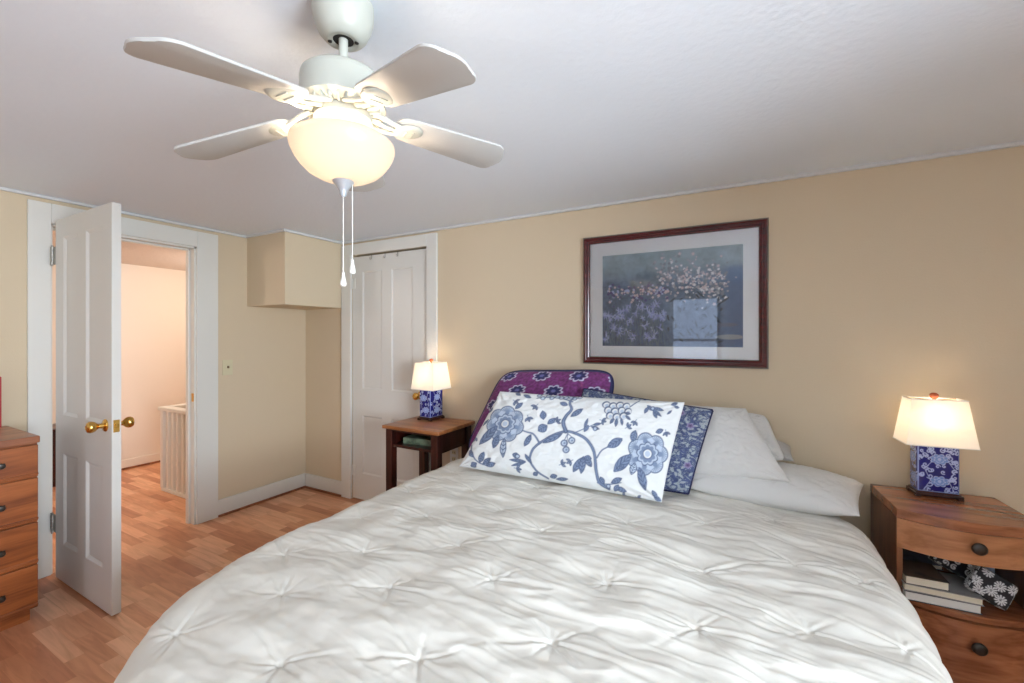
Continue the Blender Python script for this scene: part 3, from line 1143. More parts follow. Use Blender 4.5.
obj('glass', bm, M['pic_glass'], pic)

# ------------------------------------------------------------------ bed
BED_TOP = 0.562
bed = thing('bed', 'wide mattress and base of the bed under the cream duvet against the back wall', 'bed', (2.93, 0, 0))


def round_rect(x0, x1, y0, y1, r_far, r_near, n=8):
    pts = []
    for cx, cy, r, a0 in ((x1 - r_near, y1 - r_near, r_near, 0), (x0 + r_near, y1 - r_near, r_near, 90),
                          (x0 + r_far, y0 + r_far, r_far, 180), (x1 - r_far, y0 + r_far, r_far, 270)):
        for i in range(n + 1):
            a = rad(a0 + 90 * i / n)
            pts.append((cx + r * math.cos(a), cy + r * math.sin(a)))
    return pts


bm = bmesh.new()
prism(bm, round_rect(-0.895, 0.925, -1.99, -0.03, 0.28, 0.05), 0.31, BED_TOP, bevel=0.04, seg=4)
obj('mattress', bm, M['mattress'], bed, 'auto')
bm = bmesh.new()
prism(bm, round_rect(-0.895, 0.925, -1.99, -0.03, 0.28, 0.04), 0.12, 0.305, bevel=0.012)
obj('box_spring', bm, M['sheet'], bed, 'auto')
for sx in (-0.75, 0.78):
    for sy in (-1.80, -0.15):
        box_obj('leg', M['mahogany'], bed, sx - 0.03, sx + 0.03, sy - 0.03, sy + 0.03, 0, 0.12)

# duvet with gathered pinch pleats on a staggered grid
pins = [(2.292, -1.746), (2.202, -1.974), (2.556, -1.58), (2.822, -1.762), (3.076, -1.569), (2.316, -1.454), (2.067, -1.589),
        (2.589, -1.274), (2.813, -1.412), (2.807, -1.039), (3.377, -1.345), (3.121, -1.258), (3.372, -1.027), (3.073, -0.806),
        (3.631, -0.838), (3.632, -1.203), (3.589, -0.473), (3.351, -0.656), (3.84, -1.145), (3.817, -0.846),
        (2.31, -1.11), (2.57, -0.93), (2.07, -1.25), (2.05, -0.92), (2.32, -0.78), (2.58, -0.60), (2.83, -0.70), (3.09, -0.46),
        (2.55, -1.92), (3.08, -1.93), (3.36, -1.70), (3.62, -1.56), (3.86, -1.50), (3.61, -1.92), (3.34, -2.04), (2.81, -2.10), (2.06, -0.58)]
X0, X1, Y0, Y1 = 1.985, 3.812, -2.06, -0.30       # flat top; beyond it the cloth rolls over
RC, RR, ZT = 0.50, 0.125, 0.598
D0, D1_, DF = 0.50, 0.50, 0.50
nu, nv = 560, 520
us = np.linspace(X0 - D0, X1 + D1_, nu)
vsn = np.linspace(Y0 - DF, Y1, nv)
U, V = np.meshgrid(us, vsn, indexing='ij')
cxm, hx_, cym = (X0 + X1) / 2, (X1 - X0) / 2, Y0
# signed distance and outward direction from the round-cornered top outline
qx = np.abs(U - cxm) - (hx_ - RC)
qy = (Y0 + RC) - V
ox, oy = np.maximum(qx, 0), np.maximum(qy, 0)
dist = np.hypot(ox, oy) + np.minimum(np.maximum(qx, qy), 0) - RC
nx = np.where(np.hypot(ox, oy) > 1e-6, ox / np.maximum(np.hypot(ox, oy), 1e-6), (qx > qy) * 1.0) * np.sign(U - cxm)
ny = -np.where(np.hypot(ox, oy) > 1e-6, oy / np.maximum(np.hypot(ox, oy), 1e-6), (qx <= qy) * 1.0)
d = np.maximum(dist, 0)
arc = np.minimum(d, RR * math.pi / 2)
hang = np.maximum(d - RR * math.pi / 2, 0)
corner = smooth01(np.minimum(ox, oy) / (0.5 * RC))       # the corner cloth hangs out in a flare
flare = 0.03 + 0.50 * corner
out = RR * np.sin(arc / RR) + hang * flare
drop = RR * (1 - np.cos(arc / RR)) + hang * np.sqrt(1 - flare ** 2)
bxp, byp = U - nx * d, V - ny * d
# gentle crown, sagging to the foot
crown = 0.022 * (1 - ((U - cxm) / hx_) ** 2).clip(0) - 0.015 * smooth01((-1.55 - V) / 0.6)
px, py, pz = bxp + nx * out, byp + ny * out, ZT + crown - drop
ca = np.arctan2(ny, nx)
fold = 0.010 * np.sin(ca * 16 + 1.0) * smooth01(hang / 0.25) * (np.hypot(ox, oy) > RC * 0.3)
px += nx * fold
py += ny * fold
# normal of the undisplaced cloth
th = arc / RR
nxx, nyy, nzz = nx * np.sin(th), ny * np.sin(th), np.cos(th)
# pleats
rmin = np.full(U.shape, 9.0)
pull = np.zeros_like(U)
star = np.zeros_like(U)
wx = np.zeros_like(U)
r3 = np.random.default_rng(5)
du, dv = us[1] - us[0], vsn[1] - vsn[0]
for (a, b) in pins:
    i0, i1 = np.searchsorted(us, (a - 0.36, a + 0.36))
    j0, j1 = np.searchsorted(vsn, (b - 0.36, b + 0.36))
    W_ = (slice(i0, i1), slice(j0, j1))
    dx, dy = U[W_] - a, V[W_] - b
    r = np.hypot(dx, dy)
    rmin[W_] = np.minimum(rmin[W_], r)
    bend = 0.012 * perlin(dx * 11 + a * 5, dy * 11 + b * 7) * smooth01(r / 0.10)
    nc = int(r3.integers(7, 10))
    for q in range(nc):
        an = 2 * math.pi * (q + r3.uniform(-0.3, 0.3)) / nc
        sideways = abs(math.cos(an))
        L_ = r3.uniform(0.018, 0.04) + sideways ** 3 * r3.uniform(0.02, 0.20)
        t_ = dx * math.cos(an) + dy * math.sin(an)
        s_ = -dx * math.sin(an) + dy * math.cos(an) + bend
        sg = 0.0045 + 0.040 * np.maximum(t_, 0)
        fade = np.exp(-np.maximum(t_, 0) / L_) * smooth01((t_ + 0.004) / 0.012)
        A_ = r3.uniform(0.003, 0.0062) * (0.55 + 0.45 * sideways)
        star[W_] += A_ * fade * (0.75 * np.exp(-((s_ - 1.5 * sg) / sg) ** 2) + 0.4 * np.exp(-((s_ + 1.5 * sg) / sg) ** 2) - np.exp(-(s_ / (0.8 * sg)) ** 2))
    pull[W_] += -0.006 * np.exp(-(r / 0.012) ** 2) - 0.007 * np.exp(-(r / 0.05))
puff = 0.008 * (1 - np.exp(-(np.minimum(rmin, 0.4) / 0.11) ** 2))
wv = V + 0.07 * fbm(U * 2.3, V * 2.3, 3) + 0.06 * (U - cxm)
mask = smooth01(0.5 + 1.6 * fbm(U * 2.4 + 9, V * 3.0 - 4, 2))
long1 = fbm(U * 2.4 + 3, wv * 8.5, 3)
long2 = fbm(U * 4.0 - 5, wv * 19 + 11, 2)
ridge = long1 * 0.026 + (1 - np.abs(long1) * 4.0).clip(0, 1) ** 2 * 0.005 * mask + (1 - np.abs(long2) * 4.5).clip(0, 1) ** 2 * 0.0032 * (0.1 + mask) + 0.003 * fbm(U * 13, wv * 24, 3)
strength = (0.35 + 0.65 * smooth01(rmin / 0.10)) * (0.45 + 0.55 * smooth01((U - 2.0) / 0.5)) * (0.6 + 0.4 * smooth01((V + 2.05) / 0.5))
soft = 0.016 * fbm(U * 2.2 + 40, V * 2.2, 2)
disp = pull + star + puff + ridge * strength + soft + 0.006 * fbm(U * 9, V * 9, 3)
disp *= np.where(hang > 0, np.maximum(0.35, 1 - hang / 0.25), 1.0)
# the head edge of the cover lies flat and turns under
disp *= smooth01((Y1 - V) / 0.05) * 0.8 + 0.2
px += nxx * disp
py += nyy * disp
pz += nzz * disp
edge = smooth01((V - (Y1 - 0.03)) / 0.03)
pz -= edge * 0.022
pz = np.maximum(pz, 0.13)
P = np.stack([px.ravel(), py.ravel(), pz.ravel()], 1)
duvet = from_arrays('duvet', P, grid_faces(nu, nv), M['duvet'])
tag(duvet, 'rumpled cream duvet with gathered pinch pleats spread over the whole bed', 'duvet')
so = duvet.modifiers.new('cloth_thickness', 'SOLIDIFY')
so.thickness = 0.006
so.offset = -1


# ------------------------------------------------------------------ pillows
def pillow(name, TL, TR, BR, BL, thick, mat, nu=150, nv=90, paint=None, pinch=0.06, wr=0.006, seed=1, flat_edge=0.0, sag=0.0, round_c=0.0, wf=6.0):
    """Stuffed pillow spanning four corner points; front faces the viewer side of the quad."""
    TL, TR, BR, BL = (np.array(c, float) for c in (TL, TR, BR, BL))
    # more vertices near the seams
    s = np.linspace(-1, 1, nu)
    t = np.linspace(-1, 1, nv)
    a, b = np.meshgrid(s, t, indexing='ij')       # a across, b up
    # pull the sides in between the corners, round the corners
    a2 = a * (1 - pinch * (1 - b ** 2) * 0.6 * np.abs(a) ** 1.5)
    b2 = b * (1 - pinch * (1 - a ** 2) * np.abs(b) ** 1.5)
    if round_c:
        k_ = round_c
        a2, b2 = a2 * (1 - k_ * np.abs(b) ** 6 * np.abs(a) ** 3), b2 * (1 - k_ * np.abs(a) ** 6 * np.abs(b) ** 3)
    uu, vv = (a2 + 1) / 2, (b2 + 1) / 2
    base = ((1 - uu) * vv)[..., None] * TL + (uu * vv)[..., None] * TR + (uu * (1 - vv))[..., None] * BR + ((1 - uu) * (1 - vv))[..., None] * BL
    ex = (TR + BR - TL - BL)
    ez = (TL + TR - BL - BR)
    n = np.cross(ex, ez)
    n /= np.linalg.norm(n)
    prof = (np.maximum(1 - np.abs(a) ** 2.6, 0) * np.maximum(1 - np.abs(b) ** 2.6, 0)) ** 0.55
    if flat_edge:
        m_ = smooth01((1 - np.maximum(np.abs(a), np.abs(b))) / flat_edge)
        prof = prof * m_
    o_ = seed * 13.7
    rim = smooth01((1 - np.maximum(np.abs(a), np.abs(b))) / 0.08)
    W = wr * (fbm(a * wf * 0.5 + o_, b * wf * 0.4, 3) * 1.6 + (1 - np.abs(fbm(a * wf + o_, b * wf * 0.7 - o_, 3)) * 3).clip(-0.3, 1) * 0.8) * rim
    # creases running in from the corners
    for sx in (-1, 1):
        for sy in (-1, 1):
            ra = np.hypot(a - sx, b - sy)
            an = np.arctan2(b - sy, a - sx)
            W += wr * 0.9 * np.cos(an * 14 + seed + sx) * np.exp(-(ra / 0.35)) * rim
    front = base + n * ((prof * thick * 0.55 + W))[..., None]
    back = base - n * ((prof * thick * 0.45))[..., None]
    front[..., 2] -= sag * prof * (b < 0) * np.abs(b)
    Pn = np.concatenate([front.reshape(-1, 3), back.reshape(-1, 3)])
    F = np.concatenate([grid_faces(nu, nv, 0), grid_faces(nu, nv, nu * nv, True)])
    # merge the two rims
    idx = np.arange(nu * nv).reshape(nu, nv)
    rimmask = np.zeros((nu, nv), bool)
    rimmask[0, :] = rimmask[-1, :] = rimmask[:, 0] = rimmask[:, -1] = True
    remap = np.arange(2 * nu * nv)
    remap[(idx + nu * nv)[rimmask]] = idx[rimmask]
    F = remap[F]
    keep = np.unique(F)
    newi = np.full(2 * nu * nv, -1)
    newi[keep] = np.arange(len(keep))
    col = None
    if paint is not None:
        cf = paint((a + 1) / 2, (b + 1) / 2)
        col = np.concatenate([cf, cf])[keep]
    o = from_arrays(name, Pn[keep], newi[F], mat, None, col)
    rimpts = np.concatenate([front[:, 0], front[-1, 1:], front[-2::-1, -1], front[0, -2::-1]])
    return o, rimpts


def piping(rim, r, mat, parent):
    bm = bmesh.new()
    pts = [Vector(p) for p in rim[::3]]
    tube(bm, pts + [pts[0]], r, 6)
    return obj('piping', bm, mat, parent, True, label='dark navy piping along the seam')


INK, INK2, PALE, CLOTH = srgb(86, 100, 130), srgb(122, 138, 166), srgb(188, 200, 216), srgb(233, 234, 232)


def toile(u, v):
    """Blue flowering branch on white; drawn in the frame of the pillow's front."""
    c00, c10, c11, c01 = (185, 165), (890, 185), (805, 565), (50, 455)
    vv = 1 - v
    u = u / (u + (1 - u) * 1.43)      # even spread of the print along the cloth
    X = (1 - u) * (1 - vv) * c00[0] + u * (1 - vv) * c10[0] + u * vv * c11[0] + (1 - u) * vv * c01[0]
    Y = (1 - u) * (1 - vv) * c00[1] + u * (1 - vv) * c10[1] + u * vv * c11[1] + (1 - u) * vv * c01[1]
    C = Canvas(X, Y, CLOTH, 3.0)

    def branch(pts, w, w2):
        pts = np.array(pts, float)
        q = [pts[0]]
        for i in range(len(pts) - 1):
            p0, p1, p2, p3 = pts[max(i - 1, 0)], pts[i], pts[i + 1], pts[min(i + 2, len(pts) - 1)]
            for t in (0.25, 0.5, 0.75, 1.0):
                q.append(0.5 * ((2 * p1) + (p2 - p0) * t + (2 * p0 - 5 * p1 + 4 * p2 - p3) * t * t + (3 * p1 - p0 - 3 * p2 + p3) * t ** 3))
        C.stroke(q, w, INK, w2)
        C.stroke(q, w * 0.42, INK2, w2 * 0.3)

    branch([(600, 520), (566, 498), (556, 450), (548, 390), (520, 348), (482, 326), (440, 317), (395, 332), (350, 362), (322, 392), (316, 430), (340, 468), (372, 490)], 13, 7)
    branch([(440, 317), (428, 285), (436, 258), (452, 232), (440, 205), (448, 172)], 16, 7)
    branch([(350, 362), (326, 330), (300, 322), (262, 308)], 7, 4)
    branch([(448, 200), (410, 188), (360, 184), (320, 190)], 6, 4)
    branch([(560, 410), (575, 385), (600, 370), (650, 345)], 6, 4)
    branch([(560, 500), (600, 505), (650, 498)], 6, 3)
    branch([(95, 375), (105, 410), (130, 440), (170, 452)], 7, 4)
    branch([(612, 205), (640, 230), (680, 205), (700, 185)], 6, 4)
    branch([(470, 322), (500, 308), (535, 290)], 4, 3)

    def bloom(cx, cy, r, ph):
        for k_ in range(7):
            an = ph + k_ * 2 * math.pi / 7
            C.disc(cx + 0.68 * r * math.cos(an), cy + 0.66 * r * math.sin(an), r * 0.46, INK)
        for k_ in range(7):
            an = ph + k_ * 2 * math.pi / 7
            x, y = cx + 0.68 * r * math.cos(an), cy + 0.66 * r * math.sin(an)
            C.disc(x, y, r * 0.40, PALE)
            for q in range(-4, 5):
                a2 = an + q * 0.30
                C.stroke([(x + 0.10 * r * math.cos(an), y + 0.10 * r * math.sin(an)), (x + 0.36 * r * math.cos(a2), y + 0.36 * r * math.sin(a2))], 2.6, INK2)
            C.disc(x, y, r * 0.13, INK2)
        C.rosette(cx, cy, r * 0.58, 9, 0.10, INK, ph)
        C.rosette(cx, cy, r * 0.52, 9, 0.10, PALE, ph)
        C.rosette(cx, cy, r * 0.42, 9, 0.10, INK2, ph)
        C.disc(cx, cy, r * 0.27, INK)
        C.disc(cx, cy, r * 0.22, CLOTH)
        C.disc(cx, cy, r * 0.15, PALE)

    bloom(222, 293, 62, 0.3)
    bloom(752, 392, 72, 0.9)
    C.leaf(195, 300, 128, 372, 34, INK, INK2)
    C.leaf(200, 335, 182, 385, 26, INK, INK2)
    C.leaf(222, 345, 218, 420, 24, INK, PALE)
    C.leaf(690, 395, 622, 460, 42, INK, INK2)
    C.leaf(720, 440, 745, 525, 34, INK, INK2)
    C.leaf(705, 425, 690, 470, 28, INK, PALE)
    C.leaf(690, 350, 700, 305, 30, INK, INK2)
    C.leaf(252, 236, 276, 210, 18, INK, INK2)
    C.leaf(780, 312, 812, 300, 20, INK, INK2)
    for (x, y) in ((437, 360), (463, 350), (445, 384)):
        C.disc(x, y, 13, INK)
        C.disc(x, y, 8.5, PALE)
        C.disc(x + 1, y, 4, INK2)
        C.stroke([(x, y - 12), (448, 325)], 3, INK)
    # leaves along the branches
    for l in ((350, 240, 358, 276, 24), (372, 292, 400, 268, 20), (405, 206, 436, 216, 18), (452, 262, 494, 228, 22), (340, 318, 372, 296, 34),
              (318, 330, 296, 376, 22), (360, 362, 430, 325, 22), (596, 372, 652, 338, 34), (505, 410, 470, 465, 26), (510, 405, 500, 470, 26),
              (515, 405, 540, 445, 24), (512, 408, 540, 415, 20), (585, 505, 570, 478, 20), (610, 500, 655, 482, 22), (625, 515, 670, 530, 20),
              (640, 505, 620, 530, 20), (110, 420, 90, 392, 20), (130, 440, 150, 398, 22), (120, 440, 95, 455, 22), (150, 450, 190, 440, 20),
              (140, 445, 175, 420, 18), (268, 398, 262, 420, 26), (300, 430, 240, 425, 14), (300, 432, 245, 448, 12), (322, 440, 296, 402, 14),
              (380, 485, 410, 478, 18), (400, 492, 450, 490, 14), (340, 470, 318, 480, 16), (520, 290, 505, 318, 16), (505, 305, 516, 265, 12),
              (535, 290, 568, 284, 12), (528, 296, 562, 306, 14), (735, 205, 762, 228, 16), (762, 226, 782, 258, 16), (756, 218, 800, 250, 14),
              (760, 215, 806, 224, 14), (742, 212, 728, 240, 16), (300, 190, 270, 176, 14), (262, 180, 240, 170, 12), (160, 215, 178, 190, 12),
              (150, 250, 168, 228, 12), (132, 300, 158, 275, 12), (832, 200, 862, 190, 16), (846, 206, 870, 210, 12), (775, 545, 805, 560, 18),
              (770, 522, 790, 552, 18), (820, 240, 840, 222, 10)):
        C.leaf(*l, INK, INK2)
    for (cx, cy) in ((545, 304), (270, 412), (760, 218), (600, 512)):
        C.disc(cx, cy, 9, INK)
        C.disc(cx, cy, 5, PALE)
    for (x, y, an) in ((240, 200, 0.6), (330, 215, 2.2), (395, 285, -0.5), (300, 260, 1.2), (470, 420, 2.6), (640, 430, 1.0), (660, 300, -0.6), (560, 270, 0.3),
                       (700, 265, 2.0), (820, 300, 1.3), (255, 455, 0.2), (420, 440, -0.4), (110, 335, 1.9), (640, 545, 0.1), (700, 548, 0.4)):
        C.stroke([(x, y), (x + 22 * math.cos(an), y + 22 * math.sin(an))], 3, INK2)
        for q in (-0.9, 0.0, 0.9):
            C.leaf(x + 8 * math.cos(an), y + 8 * math.sin(an), x + 8 * math.cos(an) + 20 * math.cos(an + q), y + 8 * math.sin(an) + 20 * math.sin(an + q), 10, INK, PALE)
    # scale-like blossom at the top
    for k_ in range(11):
        x, y = 575 + (k_ % 4) * 26 + (k_ // 4) * 10, 208 + (k_ // 4) * 22 + (k_ % 2) * 4
        C.disc(x, y, 15, INK)
        C.disc(x + 2, y + 2, 11.5, CLOTH)
        C.disc(x + 3, y + 4, 7, PALE)
    for l in ((612, 262, 600, 285, 14), (625, 262, 622, 296, 14), (640, 260, 648, 290, 12), (655, 250, 678, 268, 12), (650, 240, 676, 244, 12)):
        C.leaf(*l, INK, INK2)
    for x in range(325, 470, 16):
        C.disc(x, 182 + 6 * math.sin(x), 9, INK)
        C.disc(x, 183 + 6 * math.sin(x), 5.5, PALE)
    return C.c


def purple_print(u, v):
    X, Y = u * 0.72, v * 0.64
    C = Canvas(X, Y, srgb(114, 48, 106), 0.004)
    n = fbm(C.X * 60, C.Y * 60, 3)[:, None]
    C.c = C.c * (1 + 1.0 * n) + np.array([0.012, 0.0, 0.02]) * (n > 0.12)
    NV, WT = srgb(44, 44, 92), srgb(196, 196, 214)
    PU = srgb(114, 48, 106)
    for j in range(4):
        for i in range(4):
            cx, cy = 0.075 + i * 0.225 + (0.115 if j % 2 else 0), 0.592 - j * 0.112
            C.rosette(cx, cy, 0.050, 8, 0.16, WT, 0.2, 0.75)
            C.rosette(cx, cy, 0.040, 8, 0.18, PU, 0.2, 0.75)
            C.rosette(cx, cy, 0.037, 8, 0.20, NV, 0.2, 0.75)
            C.rosette(cx, cy, 0.013, 8, 0.2, srgb(104, 104, 160), 0.2, 0.75)
    m = (C.X < 0.012) | (C.X > 0.708) | (C.Y < 0.012) | (C.Y > 0.628)
    C.c[m] = NV[:3]
    return C.c


def vine_print(u, v):
    X, Y = u * 0.66, v * 0.50
    C = Canvas(X, Y, srgb(72, 84, 124), 0.003)
    q = fbm(C.X * 9 + 3, C.Y * 9, 2)
    w = fbm(C.X * 26 + q * 3, C.Y * 26 - q * 2, 2)
    C.c *= (1 + 0.5 * fbm(C.X * 40, C.Y * 40, 2))[:, None]
    band = np.abs(((w * 7) % 1.0) - 0.5)
    C.put(np.arange(C.X.size), (0.10 - band) * 14, srgb(158, 168, 170))
    r4 = random.Random(11)
    for i in range(620):
        x, y, an = r4.uniform(0, 0.66), r4.uniform(0, 0.5), r4.uniform(0, 6.28)
        L_ = r4.uniform(0.016, 0.03)
        C.leaf(x, y, x + L_ * math.cos(an), y + L_ * math.sin(an), 0.011, srgb(172, 180, 184), r4.choice((srgb(120, 136, 150), srgb(44, 52, 104))))
    for i in range(14):
        x, y = r4.uniform(0.02, 0.64), r4.uniform(0.02, 0.48)
        C.rosette(x, y, 0.016, 5, 0.2, srgb(150, 142, 178))
        C.rosette(x, y, 0.010, 5, 0.2, srgb(118, 96, 136))
        C.disc(x, y, 0.004, srgb(70, 60, 110))
    return C.c


# flat pillow lying at the head of the bed, then the ones leaning on it
p, rim = pillow('pillow', (3.16, -0.045, 0.685), (3.965, -0.06, 0.685), (3.885, -0.40, 0.650), (3.22, -0.37, 0.655), 0.165, M['sheet'], seed=2, wr=0.006, pinch=0.05)
tag(p, 'white pillow lying flat on the bed at its right side, nearest the bow-front nightstand', 'pillow', 'plain white pillows')
p, rim = pillow('pillow', (2.98, -0.030, 1.00), (3.585, -0.030, 0.965), (3.665, -0.17, 0.775), (2.98, -0.19, 0.70), 0.07, M['sheet'], seed=3, wr=0.008, pinch=0.04, round_c=0.06)
tag(p, 'white pillow standing against the wall, its edge showing behind the front white pillow', 'pillow', 'plain white pillows')
p, rim = pillow('pillow', (2.98, -0.115, 1.00), (3.492, -0.110, 1.000), (3.660, -0.35, 0.735), (3.00, -0.31, 0.665), 0.09, M['sheet'], seed=4, wr=0.006, pinch=0.03)
tag(p, 'rumpled white pillow leaning right of the dark blue vine-print pillow', 'pillow', 'plain white pillows')
p, rim = pillow('pillow', (3.44, -0.025, 0.905), (3.685, -0.025, 0.815), (3.69, -0.15, 0.775), (3.44, -0.15, 0.775), 0.06, M['grey_cotton'], nu=60, nv=40, seed=5, wr=0.004)
tag(p, 'small grey cushion mostly hidden between the wall and the white pillows', 'cushion')

p, rim = pillow('pillow', (2.115, -0.115, 1.135), (2.855, -0.115, 1.168), (2.78, -0.26, 0.615), (1.915, -0.28, 0.615), 0.14, M['fabric'], 200, 170, purple_print, seed=6, pinch=0.01, round_c=0.10)
tag(p, 'purple pillow with white-edged navy flowers leaning at the back left of the bed', 'pillow')
piping(rim, 0.006, M['navy'], p)
p, rim = pillow('pillow', (2.70, -0.235, 1.065), (3.352, -0.240, 1.000), (3.262, -0.43, 0.640), (2.62, -0.43, 0.625), 0.13, M['fabric'], 230, 170, vine_print, seed=7, pinch=0.02, wr=0.004)
tag(p, 'dark blue vine-print pillow sticking out right of the white flowered bolster', 'pillow')
piping(rim, 0.005, M['navy'], p)
p, rim = pillow('pillow', (2.290, -0.46, 1.050), (3.245, -0.42, 1.055), (3.172, -0.60, 0.642), (2.080, -0.555, 0.628), 0.15, M['fabric'], 380, 190, toile, seed=8, pinch=0.02, wr=0.006)
tag(p, 'long white pillow with blue flowering branches at the front of the pillow pile', 'pillow')


# ------------------------------------------------------------------ table lamps
def porcelain_paint(fw, fh, seed, spirals):
    r5 = random.Random(seed)
    NAVY, LB, PB = srgb(20, 24, 112), srgb(176, 188, 228), srgb(116, 146, 204)

    def f(u, v):
        C = Canvas(u * fw, v * fh, NAVY, 0.0016)
        flowers = [(fw * 0.52, fh * 0.72), (fw * 0.52, fh * 0.24)] if fw > 0.11 else [(fw * 0.4, fh * 0.70), (fw * 0.62, fh * 0.26)]
        C.stroke([(fw * 0.1, 0), (fw * 0.3, fh * 0.25), (fw * 0.15, fh * 0.5), (fw * 0.4, fh * 0.72), (fw * 0.2, fh)], 0.0022, LB)
        C.stroke([(fw * 0.9, 0), (fw * 0.75, fh * 0.25), (fw * 0.9, fh * 0.5), (fw * 0.7, fh * 0.72), (fw * 0.85, fh)], 0.0022, LB)
        for k_ in range(int(spirals * fw / 0.1)):
            x, y = r5.uniform(0.04, 0.96) * fw, r5.uniform(0.03, 0.97) * fh
            if min(math.hypot(x - a, y - b) for a, b in flowers) < 0.030:
                continue
            C.spiral(x, y, r5.uniform(0.007, 0.012), r5.uniform(0.7, 1.1), r5.uniform(0, 6.28), 0.0036, LB, r5.choice((-1, 1)))
        for (a, b) in flowers:
            C.rosette(a, b, 0.028, 8, 0.14, LB, 0.3, 0.72)
            C.rosette(a, b, 0.0245, 8, 0.14, PB, 0.3, 0.72)
            C.rosette(a, b, 0.017, 7, 0.2, LB, 0.1, 0.72)
            C.rosette(a, b, 0.013, 7, 0.2, PB, 0.1, 0.72)
            C.disc(a, b, 0.006, LB)
        m = (C.X < 0.0025) | (C.X > fw - 0.0025) | (C.Y < 0.003) | (C.Y > fh - 0.004)
        C.c[m] = np.array(srgb(150, 164, 214)[:3])
        return C.c
    return f


def table_lamp(loc, rz, w, d_, label, sw0, sd0, sw1, sd1, power, seed, spirals, group='lit blue and white porcelain table lamps'):
    t = thing('table_lamp', label, 'lamp', loc, rz, group)
    z0, z1 = 0.024, 0.212
    bm = bmesh.new()
    bx(bm, -w / 2 - 0.012, w / 2 + 0.012, -d_ / 2 - 0.012, d_ / 2 + 0.012, 0.006, 0.018, bevel=0.003)
    bx(bm, -w / 2 - 0.006, w / 2 + 0.006, -d_ / 2 - 0.006, d_ / 2 + 0.006, 0.017, 0.024, bevel=0.002)
    for sx in (-1, 1):
        for sy in (-1, 1):
            bx(bm, sx * (w / 2 + 0.002) - 0.010, sx * (w / 2 + 0.002) + 0.010, sy * (d_ / 2 + 0.002) - 0.010, sy * (d_ / 2 + 0.002) + 0.010, 0, 0.008, bevel=0.002)
    obj('plinth', bm, M['plinth'], t)
    # four glazed faces with softly rounded arrises
    Ps, Fs, Cs, base = [], [], [], 0
    for k_, (fw, off) in enumerate(((w, d_), (d_, w), (w, d_), (d_, w))):
        n1_, n2_ = max(40, int(fw / 0.0013)), int((z1 - z0) / 0.0013)
        u, v = np.meshgrid(np.linspace(0, 1, n1_), np.linspace(0, 1, n2_), indexing='ij')
        bul = 0.0035 * np.minimum(1, np.minimum(u, 1 - u) / 0.10) ** 0.5 * np.minimum(1, np.minimum(v, 1 - v) / 0.06) ** 0.5
        lx, ly, lz = (u - 0.5) * fw, -off / 2 - bul, z0 + v * (z1 - z0)
        a = k_ * math.pi / 2
        Ps.append(np.stack([(lx * math.cos(a) - ly * math.sin(a)).ravel(), (lx * math.sin(a) + ly * math.cos(a)).ravel(), lz.ravel()], 1))
        Fs.append(grid_faces(n1_, n2_, base))
        Cs.append(porcelain_paint(fw, z1 - z0, seed + k_, spirals)(u, v))
        base += n1_ * n2_
    body = from_arrays('porcelain_body', np.concatenate(Ps), np.concatenate(Fs), M['porcelain'], t, np.concatenate(Cs), True)
    bm = bmesh.new()
    bx(bm, -w / 2, w / 2, -d_ / 2, d_ / 2, z1 - 0.003, z1 + 0.003, bevel=0.002)
    obj('lid', bm, M['white_plastic'], t)
    bm = bmesh.new()
    lathe(bm, [(0, z1 + 0.003), (0.012, z1 + 0.003), (0.012, z1 + 0.012), (0.006, z1 + 0.016), (0.006, z1 + 0.045), (0.014, z1 + 0.05), (0.014, z1 + 0.085), (0, z1 + 0.087)], 20)
    obj('lamp_socket', bm, M['brass'], t, 'auto')
    bm = bmesh.new()
    bmesh.ops.create_uvsphere(bm, u_segments=18, v_segments=12, radius=0.026)
    xform(bm, Matrix.Translation((0, 0, z1 + 0.112)))
    obj('bulb', bm, M['bulb'], t, True)
    zb, zt = z1 + 0.004, z1 + 0.190
    bm = bmesh.new()
    outer_b = [(-sw0 / 2, -sd0 / 2), (sw0 / 2, -sd0 / 2), (sw0 / 2, sd0 / 2), (-sw0 / 2, sd0 / 2)]
    outer_t = [(-sw1 / 2, -sd1 / 2), (sw1 / 2, -sd1 / 2), (sw1 / 2, sd1 / 2), (-sw1 / 2, sd1 / 2)]
    vb = [bm.verts.new((x, y, zb)) for x, y in outer_b]
    vt = [bm.verts.new((x, y, zt)) for x, y in outer_t]
    for i in range(4):
        bm.faces.new((vb[i], vb[(i + 1) % 4], vt[(i + 1) % 4], vt[i]))
    sh = obj('lamp_shade', bm, M['shade'], t)
    so_ = sh.modifiers.new('thickness', 'SOLIDIFY')
    so_.thickness = 0.0015
    for ring_, z in ((outer_b, zb), (outer_t, zt)):
        bm = bmesh.new()
        for i in range(4):
            (xa, ya), (xb, yb) = ring_[i], ring_[(i + 1) % 4]
            tube(bm, [(xa, ya, z), (xb, yb, z)], 0.0022, 6)
        obj('shade_trim', bm, M['sheet'], sh)
    bm = bmesh.new()
    for sx in (-1, 1):
        tube(bm, [(sx * 0.014, 0, z1 + 0.06), (sx * 0.04, 0, z1 + 0.10), (sx * 0.035, 0, z1 + 0.15), (0, 0, zt - 0.008)], 0.0016, 6)
    for (x, y) in outer_t:
        tube(bm, [(0, 0, zt - 0.006), (x, y, zt)], 0.0016, 6)
    obj('harp', bm, M['brass'], t)
    bm = bmesh.new()
    lathe(bm, [(0, zt - 0.010), (0.005, zt - 0.010), (0.006, zt + 0.000), (0.011, zt + 0.004), (0.0150, zt + 0.012), (0.0135, zt + 0.020), (0.007, zt + 0.025), (0, zt + 0.026)], 20)
    obj('finial', bm, M['finial'], t, True, label='rounded orange stone finial')
    c, s_ = math.cos(rz), math.sin(rz)
